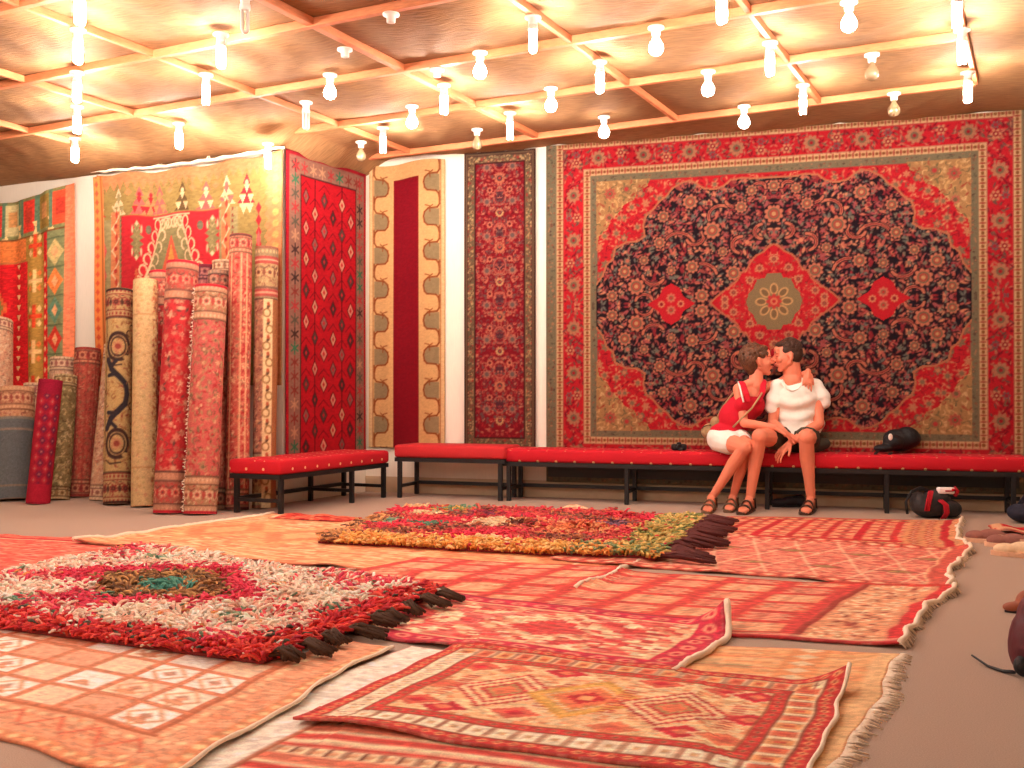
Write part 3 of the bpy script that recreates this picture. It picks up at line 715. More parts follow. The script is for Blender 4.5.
def bench(name, origin, rz, L, D, H, pairs, mt, label, cush=.108, ends=True):
    """origin = front left foot; x along the bench, y to its back"""
    e = empty(name, origin, rz); tag(e, label, 'bench')
    mb = MB(); mb.box((L/2, D/2, H-cush/2), (L, D, cush), bev=.022); mb.build('seat_cushion', mt, e)
    mb = MB(); zf = H-cush
    for y in (.02, D-.02): mb.box((L/2, y, zf-.017), (L-.02, .03, .034))
    for x in (.02, L-.02): mb.box((x, D/2, zf-.017), (.03, D-.02, .034))
    mb.build('seat_frame', M['black'], e, False)
    for x in pairs:
        for y in (.03, D-.04):
            l = MB(); l.box((x, y, (zf-.03)/2), (.034, .034, zf-.03), bev=.003); l.build('leg', M['black'], e, False)
        s_ = MB(); s_.box((x, D/2, .10), (.026, D-.08, .026)); s_.build('stretcher', M['black'], e, False)
    s_ = MB(); s_.box((L/2, D-.04, .105), (L-.06, .026, .03)); s_.build('stretcher', M['black'], e, False)
    return e
SH = .43
YF = 8.20                                     # front of the long bench
x0 = onY(502, 465, YF).x; Lb = 3.95; prs = [.05]+[onY(p, 508, YF).x-x0 for p in (626, 767, 887, 1014)]
lb = bench('bench', (x0, YF, 0), 0, Lb, .39, SH, prs, M['seat'], 'long red dotted bench against the medallion carpet, with the couple sitting on it')
# black board added for the shade on the carpet hem below the seat
mb = MB(); mb.box((.28+(Lb-.3)/2, .372, .25), (Lb-.32, .018, .14)); mb.build('hem_shade', M['black'], lb, False)
xs0 = onY(394, 463, YF-.02).x; xs1 = onY(506, 463, YF-.02).x
bench('bench', (xs0, YF-.03, 0), R(-1), xs1-xs0, .42, SH+.02, [.045, (xs1-xs0)-.05], M['seat2'], 'short plain coral red bench filling the corner between two dotted benches')
# side bench, running towards the viewer along the side wall
fb = onZ(280, 516); fe = onZ(391, 497); dv = (fe-fb); dv.z = 0; Ls = dv.length*.985; dn = dv.normalized()
# local x points away from the viewer, y to the left
bench('bench', (fb.x, fb.y, 0), math.atan2(dn.y, dn.x), Ls, .47, .40, [.05, onZ(351, 503).xy.__sub__(fb.xy).length, Ls-.05], M['seat'], 'red dotted bench running towards the viewer from the corner, beside the rug rolls')

# ------------------------------------------------------------------ rolled carpets standing along the left wall
def style_floral(cv, top, bg, pal, band, bpal, hb=.26, mot=.05, seed=0, cap=None, kinds='lrc'):
    w, h = cv.w, cv.h; cv.rect(0, w, 0, h, bg)
    cv.scatter(0, w, 0, h, mot, pal, kinds, (.32, .55), seed=seed); cv.scatter(0, w, 0, h, mot, [bpal[3], bpal[0], pal[0]], 'lc', (.22, .36), seed=seed+50)
    for y0, y1 in ((0, hb), (h-hb, h)):
        cv.rect(0, w, y0, y1, band); ym = (y0+y1)/2; q = (y1-y0)
        cv.rect(0, w, ym-q*.28, ym+q*.28, bpal[0])
        cv.scatter(0, w, ym-q*.26, ym+q*.26, .03, [bpal[1], bpal[2], bg], 'lc', (.3, .5), seed=seed+9)
        for x in np.arange(.03, w, .095):
            cv.ros(x, ym, .036, bpal[1], bpal[2], bpal[3], 7); cv.dia(x+.0475, ym, .016, .036, bpal[2]); cv.line([(x+.02, ym+.045), (x+.0475, ym+.03), (x+.075, ym+.045)], .008, bpal[3])
        for s_ in (-.4, .4):
            for x in np.arange(0, w, .032): cv.ell(x, ym+s_*q, .009, .012, bpal[1])
        for s_ in (-.28, .28): cv.line([(0, ym+s_*q), (w, ym+s_*q)], .01, bpal[3])
    cv.line([(0, hb), (w, hb)], .014, bpal[3]); cv.line([(0, h-hb), (w, h-hb)], .014, bpal[3])
    if cap: cv.rect(0, w, 0, .022, cap); cv.rect(0, w, h-.022, h, cap)
K = (54, 34, 34)
def st_black(cv):
    w, h = cv.w, cv.h; style_floral(cv, 0, (196, 160, 100), [(170, 120, 70), (206, 170, 112), (150, 96, 60)], (190, 156, 104), [(186, 150, 98), (150, 50, 46), (70, 40, 36), (140, 60, 50)], .24, .05, 3, (48, 26, 26), 'lc')
    c = w*.5
    for yc in (h*.27, h*.72):
        cv.ell(c-.01, yc, .09, .11, K, ring=.013); cv.ell(c-.01, yc, .06, .078, K, ring=.006); cv.ell(c+.06, yc-.09, .03, .02, (196, 160, 100)); cv.line([(c-.1, yc-.13), (c-.06, yc-.16), (c+.02, yc-.15)], .012, K); cv.ros(c-.01, yc, .05, (200, 140, 96), (150, 60, 50))
    y0 = h*.5
    for s_ in (-1, 1):
        cv.line([(c+.07, y0), (c+.055, y0+s_*.08), (c-.01, y0+s_*.15), (c-.06, y0+s_*.2), (c-.10, y0+s_*.28)], .045, (38, 34, 44))
        cv.line([(c-.02, y0+s_*.16), (c-.09, y0+s_*.15)], .032, (38, 34, 44)); cv.line([(c-.07, y0+s_*.22), (c-.02, y0+s_*.27)], .03, (38, 34, 44))
    for y in (.25, h-.25): cv.line([(0, y), (w, y)], .01, K)
    cv.rect(c-.125, c-.118, .25, h-.25, K)
    cv.scatter(c+.08, w*.7, .3, h-.3, .06, [K, (150, 90, 60)], 'c', (.4, .5), seed=5)
def st_cream(cv):
    w, h = cv.w, cv.h; cv.rect(0, w, 0, h, (224, 184, 128)); cv.scatter(0, w, 0, h, .05, [(206, 160, 104), (216, 150, 110), (196, 168, 110)], 'lr', (.2, .35), seed=6)
    for y in (.3, h-.3): cv.line([(0, y), (w, y)], .01, (196, 140, 90))
    cv.rect(w*.60, w*.68, 0, h, (206, 160, 104)); cv.rect(w*.68, w, 0, h, (170, 100, 70))
    cv.scatter(w*.6, w*.72, 0, h, .03, [(140, 70, 50), (240, 206, 150), (190, 90, 60)], 'lr', (.4, .6), seed=7)
def st_red(cv): style_floral(cv, 0, (200, 44, 50), [(214, 120, 96), (226, 160, 126), (170, 30, 40), (180, 96, 80)], (196, 134, 104), [(170, 90, 74), (218, 150, 118), (200, 50, 52), (96, 60, 54)], .3, .062, 8, (196, 20, 44), 'lrr')
def st_pink(cv): 
    style_floral(cv, 0, (204, 92, 86), [(176, 140, 100), (226, 170, 130), (186, 44, 54), (120, 100, 74), (214, 120, 100)], (206, 150, 116), [(176, 128, 92), (230, 190, 150), (186, 70, 64), (110, 76, 60)], .27, .05, 9, (196, 26, 46))
    cv.rect(cv.w*.62, cv.w*.7, .27, cv.h-.27, (214, 60, 66), .6)
def st_tall(cv):
    w, h = cv.w, cv.h; style_floral(cv, 0, (204, 90, 76), [(226, 150, 116), (186, 40, 44), (150, 110, 84), (214, 120, 90)], (208, 120, 96), [(196, 80, 70), (226, 160, 120), (150, 40, 44), (120, 80, 60)], .15, .045, 10, (96, 50, 46))
    for xx in (w*.36, w*.5, w*.58): cv.rect(xx, xx+.012, .16, h-.16, (232, 180, 130)); cv.scatter(xx+.014, xx+.05, .16, h-.3, .03, [(240, 190, 140), (170, 40, 44)], 'l', (.3, .5), seed=11)
def st_stripe(cv):
    w, h = cv.w, cv.h; style_floral(cv, 0, (160, 100, 80), [(190, 130, 96), (120, 50, 50), (96, 80, 70), (204, 160, 116)], (150, 130, 96), [(180, 150, 104), (220, 180, 126), (130, 70, 54), (90, 56, 50)], .42, .04, 12, (150, 90, 70))
    cv.rect(w*.46, w*.60, 0, h-.42, (236, 204, 150)); cv.rect(w*.60, w, 0, h-.42, (160, 96, 56)); 
    for k, y in enumerate(np.arange(.08, h-.45, .13)): cv.ell(w*.53+.012*(-1)**k, y, .028, .03, (150, 110, 66), ring=.006); cv.ell(w*.53, y+.05, .02, .012, (90, 60, 44), 1); cv.ell(w*.53, y+.07, .012, .016, (180, 80, 50))
    for y in (h-.1, h-.36): cv.rect(0, w, y-.04, y+.02, (176, 70, 66)); cv.line([(0, y-.01), (w, y-.01)], .012, (230, 180, 140))
def st_crim(cv):
    w, h = cv.w, cv.h; cv.rect(0, w, 0, h, (168, 16, 40)); cv.rect(w*.38, w*.66, 0, h, (150, 14, 40))
    for y in np.arange(.1, h, .09):
        for i, x in enumerate((w*.4, w*.47, w*.55, w*.62)): cv.dia(x, y+.045*(i % 2), .026, .034, (100, 20, 54) if i % 2 else (190, 34, 50)); cv.dia(x, y+.045*(i % 2), .008, .011, (190, 110, 100))
    cv.rect(0, w, 0, .16, (176, 18, 44)); cv.rect(0, w, h-.12, h, (150, 12, 44)); cv.rect(0, w, 0, .01, (110, 8, 30))
def st_green(cv): style_floral(cv, 0, (132, 116, 74), [(206, 180, 120), (226, 200, 146), (110, 84, 50), (170, 140, 90)], (206, 176, 126), [(120, 100, 64), (216, 190, 136), (150, 110, 70), (90, 66, 44)], .1, .036, 15)
def st_rust(cv): 
    style_floral(cv, 0, (186, 74, 62), [(206, 110, 84), (150, 40, 40), (196, 140, 100), (140, 96, 70)], (200, 110, 84), [(176, 70, 58), (210, 140, 100), (130, 40, 40), (110, 60, 50)], .14, .03, 16, (150, 50, 44))
    for xx in (w_ for w_ in (cv.w*.4, cv.w*.5, cv.w*.6)): cv.rect(xx, xx+.008, .1, cv.h-.1, (150, 50, 44))
def st_pale(cv): style_floral(cv, 0, (216, 160, 124), [(226, 190, 150), (190, 110, 90), (236, 206, 170)], (220, 180, 140), [(206, 150, 120), (236, 200, 160), (160, 90, 80), (130, 96, 80)], .12, .03, 17)
def st_wrap(cv):
    w, h = cv.w, cv.h; style_floral(cv, 0, (206, 150, 110), [(226, 180, 140), (170, 90, 74), (190, 130, 90)], (206, 150, 110), [(190, 130, 96), (226, 176, 130), (160, 70, 60), (130, 80, 60)], .2, .04, 18)
    cv.rect(0, w, 0, h*.72, (96, 104, 108)); cv.rect(0, w, h*.60, h*.62, (150, 130, 116)); cv.rect(0, w, h*.70, h*.72, (130, 126, 116)); cv.rect(0, w, .1, .115, (140, 120, 104))
def st_mauve(cv): style_floral(cv, 0, (150, 84, 84), [(110, 50, 60), (190, 120, 110)], (120, 70, 76), [(140, 80, 84), (180, 110, 100), (90, 40, 50), (70, 30, 40)], .12, .04, 19, (110, 20, 40))
def st_grey(cv): style_floral(cv, 0, (190, 110, 96), [(206, 150, 116), (150, 60, 60)], (150, 130, 110), [(190, 80, 70), (200, 150, 120), (120, 80, 70), (80, 60, 56)], .16, .04, 20)
def st_white(cv): style_floral(cv, 0, (220, 180, 140), [(200, 140, 110), (160, 90, 76)], (232, 200, 160), [(190, 140, 110), (226, 190, 150), (140, 90, 70), (120, 80, 60)], .1, .04, 21)

def roll(bx, by, tx, ty, wpx, style, label, lean=.22, base_z=0.0, seam=None, res=.0085):
    F = onZ(bx, by); Zc = (F-CAM).dot(_f); Rr = wpx/2/FPX*Zc
    away = Vector((F.x, F.y, 0)).normalized(); dist = ((F+away*Rr)-jut).dot(LN)
    B = F + away*Rr; lean = max(.02, min(lean, dist-Rr-.11))
    T = onP(tx, ty, B - LN*lean, LN); ax = T-B; L = ax.length; az = ax.normalized()
    # local frame: front faces the viewer
    fr_ = (-away - az*(-away).dot(az)).normalized(); rt = fr_.cross(az)*-1
    rt = az.cross(fr_)*1.0
    # make rt point to the viewer's right
    if rt.dot(_r) < 0: rt = -rt
    cv = Cv(2*math.pi*Rr, L, res); style(cv); cv.a = (cv.a*.88+np.array((.72, .60, .48))*.12)*.93; cv.weave(.012, .01, .05, int(bx)+50)
    g = random.Random(int(bx*7+tx)); a0 = -math.pi*1.0 + (seam or 0)
    def prof(t): return Rr*(1-.045*t) - .004*math.sin(t*2*math.pi*2+bx)       # winding inwards
    S = cv.x/cv.w; ang = a0+S*2*math.pi                                        # angle from the front, to the right
    rad = np.array([prof(s) for s in S]); lump = 1+.012*np.sin(cv.y*5+g.random()*6)[:, None]*np.ones((1, cv.nx))
    bow = .012*np.sin(cv.y/L*math.pi)
    Pn = np.array(B)+ (cv.y[:, None, None])*np.array(az) + (rad*np.sin(ang)*lump)[..., None]*np.array(rt) + (rad*np.cos(ang)*lump+bow[:, None])[..., None]*np.array(fr_)
    # lower edge cut level with the floor
    Pn[..., 2] = np.maximum(Pn[..., 2], .002)
    o = sheet('rug_roll', Pn, cv.a, WOOL); tag(o, label, 'rolled rug', 'rolled rugs standing along the left wall')
    # inner coil seen at the ends
    mb = MB(); turns = 2.4; n = int(turns*26); th = .007; path = []
    for i in range(n+1):
        t = i/n*turns; r_ = Rr*(1-.045) - .014*t; a = a0+2*math.pi*t; path.append((r_, a))
    ring = [(r_, a) for r_, a in path]+[(r_-th, a) for r_, a in reversed(path)]
    def pt(r_, a, y): q = B+az*y+rt*(max(r_, .01)*math.sin(a))+fr_*(max(r_, .01)*math.cos(a)); q.z = max(q.z, .003); return q
    ys = [0, L-.004]; m = len(ring); V = [pt(r_, a, y) for y in ys for r_, a in ring]
    fs = [(i, (i+1) % m, m+(i+1) % m, m+i) for i in range(m)]
    for i in range(n): fs.append((m+i, m+i+1, m+m-2-i, m+m-1-i)); fs.append((i+1, i, m-1-i, m-2-i))
    mb.add(V, fs); mc = mat('rug_back_%d' % bx, tuple(float(x) for x in cv.a[-3, cv.nx//3]*235), .95, .15, 120, .2)
    mb.build('inner_coil', mc, o, False)
    if seam is not None:                                                     # frayed selvedge along the visible seam
        fb = MB(); y = .02
        while y < L-.02:
            r_ = Rr+.002; a = a0+g.uniform(-.10, .12); p = B+az*y+rt*(r_*math.sin(a))+fr_*(r_*math.cos(a)); p.z = max(p.z, .01)
            q = p+rt*g.uniform(-.022, .004)+fr_*g.uniform(.0, .012)+az*g.uniform(-.015, .012); q.z = max(q.z, .01); fb.tube([p, (p+q)/2+fr_*.004, q], [.005, .0045, .003], 4); y += .012
        fb.build('frayed_edge', M['fringe'], o)
    return o
roll(-8, 496, -5, 322, 38, st_pale, 'pinkish beige rug roll at the left edge, behind the grey wrapped one', .3)
roll(14, 502, 15, 389, 38, st_wrap, 'short rug roll wrapped in grey-blue cloth at the far left', .12)
roll(58, 496, 63, 358, 24, st_pale, 'short beige roll top showing behind the green and cream roll', .3)
roll(27, 498, 34, 384, 19, st_pale, 'thin pale roll leaning behind the short crimson roll', .15)
roll(58, 501, 66, 376, 22, st_green, 'short green and cream floral roll right of the crimson one', .2)
roll(80, 498, 88, 349, 27, st_rust, 'rust red roll standing in front of the bare white wall strip', .2)
roll(98, 501, 113, 345, 18, st_pale, 'pale pink roll half hidden left of the beige and black roll', .2)
roll(38, 505, 51, 380, 23, st_crim, 'short leaning crimson roll with small diamonds', .12)
roll(117, 506, 120, 291, 28, st_black, 'beige roll with black curling scroll pattern and dark ends', .22)
roll(163, 503, 160, 272, 22, st_red, 'slim red and brown roll behind the cream one', .3)
roll(144, 508, 146, 281, 26, st_cream, 'tall plain cream roll right of the beige and black one', .22)
roll(198, 505, 206, 266, 26, st_mauve, 'dark mauve roll showing behind the bright red floral roll', .3)
roll(223, 506, 222, 261, 20, st_white, 'white topped roll behind the pink one, left of the tallest', .32)
roll(214, 511, 219, 272, 22, st_grey, 'grey and red banded roll just behind the pink one', .24)
roll(170, 515, 183, 263, 33, st_red, 'bright red floral roll with a patterned base band', .22)
roll(200, 516, 211, 287, 33, st_pink, 'pink floral roll with frayed white left edge, nearest the side bench', .22, seam=1.85)
roll(237, 511, 241, 236, 25, st_tall, 'tallest roll, salmon pink, left of the striped one', .2)
roll(264, 509, 267, 248, 24, st_stripe, 'tall roll with a cream floral stripe beside the red side kilim', .2)

# ------------------------------------------------------------------ rugs on the floor
HS = .02; HX0, HY0 = -7.0, 0.0; HM = np.zeros((int(9/HS), int(12/HS)))
def hget(X, Y):
    i = np.clip(((X-HX0)/HS).astype(int), 0, HM.shape[1]-1); j = np.clip(((Y-HY0)/HS).astype(int), 0, HM.shape[0]-1); return i, j
def blur(A, k):
    B = A.copy()
    for ax in (0, 1):
        S = sum(np.roll(B, s, ax) for s in range(-k, k+1)); B = S/(2*k+1)
    return B
def V2(p, px=True):
    if len(p) == 3: return np.array(c2w(p[0], p[1])[:2])                      # (X, Z, 'c') in viewer axes
    q = onZ(p[0], p[1]); return np.array((q.x, q.y))
def rug(label, c, paint, res=.011, th=.008, wob=.012, lift=None, mt=None, ends=(), endcol=None, cat='rug', name='floor_rug', seed=0, strand=.05, band=.012, rip=.0):
    """c = near left, near right, far right, far left"""
    A, B, C_, D = [V2(p) for p in c]; w = (np.linalg.norm(B-A)+np.linalg.norm(C_-D))/2; h = (np.linalg.norm(D-A)+np.linalg.norm(C_-B))/2
    cv = Cv(w, h, res); paint(cv); cv.weave(.022, .011, .10, seed+3); cv.a = cv.a*.88+np.array((1., .88, .76))*.12; u, v = np.meshgrid(cv.x/w, cv.y/h)
    P2 = (A*((1-u)*(1-v))[..., None]+B*(u*(1-v))[..., None]+C_*(u*v)[..., None]+D*((1-u)*v)[..., None])
    g = np.random.default_rng(seed+1); s = g.random(12)*6.3
    e1 = (B-A)/np.linalg.norm(B-A); e2 = (D-A)/np.linalg.norm(D-A)
    wy = wob*(np.sin(u*w*4.1+s[0])+.5*np.sin(u*w*9.7+s[1])+.3*np.sin(u*w*19+s[2])); wx = wob*(np.sin(v*h*4.7+s[3])+.5*np.sin(v*h*11+s[4])+.35*np.sin(v*h*23+s[5]))
    wx = wx*(.15+.85*np.abs(2*u-1)**3); wy = wy*(.3+.7*np.abs(2*v-1)**2)
    P2 = P2+wx[..., None]*e1+wy[..., None]*e2
    i, j = hget(P2[..., 0], P2[..., 1])
    D_ = HM.copy()
    for a in (0, 1):
        for sft in (-1, 1): D_ = np.maximum(D_, np.roll(D_, sft, a))
    HB = np.maximum(blur(D_, 2), HM); z = HB[j, i]
    x_ = P2[..., 0]; y_ = P2[..., 1]
    z = z+th+.0015*np.sin(x_*9+s[6])*np.sin(y_*8+s[7])+.0015
    ed = np.minimum(np.minimum(u*w, (1-u)*w), np.minimum(v*h, (1-v)*h)); z = z+rip*np.exp(-ed/.05)*np.maximum(0, np.sin(x_*14+s[8])+.4*np.sin(y_*17+s[9]))
    P = np.stack([P2[..., 0], P2[..., 1], z], -1)
    if lift is not None: P = lift(P, u, v, w, h, np.append(e1, 0), np.append(e2, 0))
    i, j = hget(P[..., 0], P[..., 1]); np.maximum.at(HM, (j, i), np.minimum(P[..., 2], z+.01))
    o = sheet(name, P, cv.a, mt or KILIM, None, (0, 0, -th*.9)); tag(o, label, cat)
    for e in ends:
        E = {'r': P[:, -1], 'l': P[:, 0][::-1], 'n': P[0][::-1], 'f': P[-1]}[e]; out = {'r': e1, 'l': -e1, 'n': -e2, 'f': e2}[e]; out = np.append(out, 0)
        mb = MB(); n = len(E); gg = random.Random(seed)
        step = max(1, int(.03/res)); pts = [tuple(E[k]+out*band*.3+np.array([0, 0, .001])) for k in range(0, n, step)]
        if band > 0: mb.tube(pts, [band*(.7+.3*gg.random()) for _ in pts], 6)
        k = 0.0 if strand > .02 else n
        while k < n-1:
            p = E[int(k)]; q = p+out*strand*gg.uniform(.6, 1.1)+np.array([gg.uniform(-.012, .012), gg.uniform(-.012, .012), 0])
            ii, jj = hget(np.array(q[0]), np.array(q[1])); q[2] = HM[jj, ii]+.003 if HM[jj, ii] < p[2]-.0 else p[2]; q[2] = min(q[2], p[2])
            q[2] = max(q[2], .003); mid = (p+q)/2+np.array([0, 0, .004]); mb.tube([p, mid, q], [.0035, .003, .002], 4); k += .011/res
        mb.build('fringe', endcol or M['fringe'], o)
    return o
def along(cv, y): return y
# colours of the floor rugs
CR, OR, RD2, PKO, BRN, YEL = (246, 214, 170), (232, 138, 88), (206, 44, 48), (232, 120, 92), (150, 70, 48), (238, 180, 90)

def p_orange(cv):        # long orange flat weave
    w, h = cv.w, cv.h; cv.rect(0, w, 0, h, (234, 148, 100)); cv.weave(.07, .014, .85, 1, None, [(250, 206, 150), (240, 166, 116), (220, 112, 76), (252, 216, 166)], .6)
    for k, x in enumerate(np.arange(.35, w, .62)):
        cv.dia(x, h*.5, .42, .5, (236, 170, 110), .5, step=.04); cv.dia(x, h*.5, .3, .36, (222, 100, 64), .5, step=.04); cv.dia(x, h*.5, .16, .2, (246, 200, 140), .6, step=.04)
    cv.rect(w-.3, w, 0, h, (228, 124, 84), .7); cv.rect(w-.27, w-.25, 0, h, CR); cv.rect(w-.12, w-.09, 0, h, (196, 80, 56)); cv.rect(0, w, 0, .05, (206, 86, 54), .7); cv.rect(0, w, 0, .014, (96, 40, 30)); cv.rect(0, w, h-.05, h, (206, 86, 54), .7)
    cv.weave(.05, .011, .07, 5)
def p_left(cv): 
    w, h = cv.w, cv.h; cv.rect(0, w, 0, h, (222, 84, 72)); cv.weave(.06, .014, .7, 2, None, [(236, 140, 110), (206, 50, 50), (240, 160, 126)], .5); cv.frame(.1, .16, (196, 40, 44)); cv.frame(.16, .18, CR)
    for x in np.arange(.3, w-.2, .22):
        for y in np.arange(.28, h-.2, .2): cv.dia(x, y, .08, .05, (240, 170, 140), .8); cv.dia(x, y, .035, .022, (190, 40, 48))
def p_panels(cv):        # red rug of square panels with cream texture
    w, h = cv.w, cv.h; cv.rect(0, w, 0, h, (206, 62, 58)); px = .27; 
    for i, x in enumerate(np.arange(.06, w-.35, px)):
        for k, y in enumerate(np.arange(.09, h-.12, .21)):
            c = [(224, 100, 76), (236, 150, 108), (214, 74, 62)][(i+k) % 3]; cv.rect(x, x+px-.05, y, y+.17, c, .9)
            for t in range(5): cv.rect(x+.015+.02*(t % 2), x+px-.07-.03*((t+i) % 2), y+.012+t*.032, y+.028+t*.032, CR, .8); cv.rect(x+.06, x+.10, y+.016+t*.032, y+.026+t*.032, (140, 50, 44), .5)
    cv.rect(w-.34, w-.06, 0, h, (226, 150, 110)); cl = np.zeros((cv.ny, cv.nx)); cl[:, int((1-.32/w)*cv.nx):int((1-.09/w)*cv.nx)] = 1; cv.clip = cl
    cv.scatter(0, w, 0, h, .045, [CR, (250, 220, 176), (150, 60, 50), CR], 'lcd', (.4, .6), seed=3); cv.clip = None
    cv.rect(w-.37, w-.34, 0, h, (150, 50, 44)); cv.rect(w-.05, w, 0, h, (204, 44, 48)); cv.rect(0, w, 0, .03, (190, 30, 44)); cv.rect(0, w, .03, .07, CR, .5); cv.rect(0, w, h-.03, h, (200, 50, 46)); cv.weave(.03, .012, .12, 4)
def p_lattice(cv):       # salmon rug with pale lattice
    w, h = cv.w, cv.h; cv.rect(0, w, 0, h, (216, 108, 92)); cv.weave(.04, .014, .7, 6, None, [(244, 180, 146), (196, 72, 66), (236, 150, 120)], .6)
    for x in np.arange(-.2, w, .24):
        cv.line([(x, .1), (x+.34, h-.1)], .014, CR, .75); cv.line([(x+.34, .1), (x, h-.1)], .014, CR, .7)
    for i, x in enumerate(np.arange(.25, w-.2, .36)):
        for y in (h*.3, h*.66): cv.dia(x+.1*(y > h*.5), y, .11, .05, (120, 50, 44), .8); cv.dia(x+.1*(y > h*.5), y, .07, .03, (196, 150, 90)); cv.dia(x+.1*(y > h*.5), y, .03, .014, (90, 84, 60))
    for y in (0, h-.09): cv.rect(0, w, y, y+.09, (206, 80, 66)); 
    for x in np.arange(.03, w, .1):
        for y in (.045, h-.045): cv.dia(x, y, .035, .03, (240, 190, 150)); cv.rect(x+.045, x+.055, y-.03, y+.03, (140, 50, 44))
    cv.rect(w-.09, w, 0, h, (204, 80, 68)); cv.rect(w-.105, w-.09, 0, h, (236, 170, 130)); cv.weave(.03, .012, .1, 4)
def p_bands(cv):         # far red rug with small boxed motifs
    w, h = cv.w, cv.h; cv.rect(0, w, 0, h, (196, 40, 44))
    for i, x in enumerate(np.arange(.04, w-.34, .20)):
        for k, y in enumerate(np.arange(.22, h-.24, .15)):
            cv.rect(x, x+.16, y, y+.12, (220, 96, 76) if (i+k) % 2 else (226, 130, 96)); cv.line([(x+.01, y+.02), (x+.15, y+.1)], .014, (250, 210, 156)); cv.line([(x+.15, y+.02), (x+.01, y+.1)], .014, (250, 210, 156)); cv.dia(x+.08, y+.06, .03, .03, (150, 30, 40))
        if i % 3 == 2: cv.rect(x+.15, x+.21, .18, h-.2, (190, 26, 40))
    for y in (.05, h-.15): 
        cv.rect(0, w, y, y+.1, (226, 160, 112)); 
        for x in np.arange(.03, w, .1): cv.dia(x, y+.05, .04, .045, (170, 40, 40)); cv.line([(x, y), (x+.05, y+.1)], .012, (120, 96, 50))
    cv.rect(w-.32, w, 0, h, (214, 140, 96))
    for y in np.arange(.04, h, .09):
        for x in (w-.26, w-.17): cv.dia(x, y, .035, .036, (180, 50, 44)); cv.dia(x, y, .014, .014, CR)
    cv.rect(w-.10, w-.05, 0, h, (190, 30, 40)); cv.weave(.03, .012, .12, 4)
def p_middle(cv):        # magenta bordered rug with diamonds of dashes
    w, h = cv.w, cv.h; cv.rect(0, w, 0, h, (236, 170, 130)); cv.weave(.045, .02, .95, 5, None, [CR, (250, 226, 186), (206, 60, 60), (226, 120, 96)], .8)
    for x in np.arange(w-.62, -.2, -.66):
        cv.dia(x, h/2, .36, .34, (214, 56, 64), .55, ring=.03, step=.02); cv.dia(x, h/2, .17, .15, (206, 44, 50), .8, step=.02); cv.dia(x, h/2, .2, .19, CR, .6, ring=.008, step=.02)
        cv.dia(x+.33, h*.18, .1, .1, (214, 60, 64), .7); cv.dia(x+.33, h*.82, .1, .1, (214, 60, 64), .7)
    for (a, b, c) in ((0, .02, (150, 14, 44)), (.02, .12, (204, 40, 66)), (.12, .135, (246, 200, 150))): cv.frame(a, b, c)
    for x in np.arange(.04, w, .1):
        for y in (.07, h-.07): cv.ell(x, y, .034, .026, (240, 150, 120)); cv.ell(x, y, .016, .012, (196, 30, 56))
    for y in np.arange(.04, h, .1): cv.ell(w-.07, y, .026, .034, (240, 150, 120)); cv.ell(w-.07, y, .012, .016, (196, 30, 56))
    cv.weave(.03, .01, .12, 8)
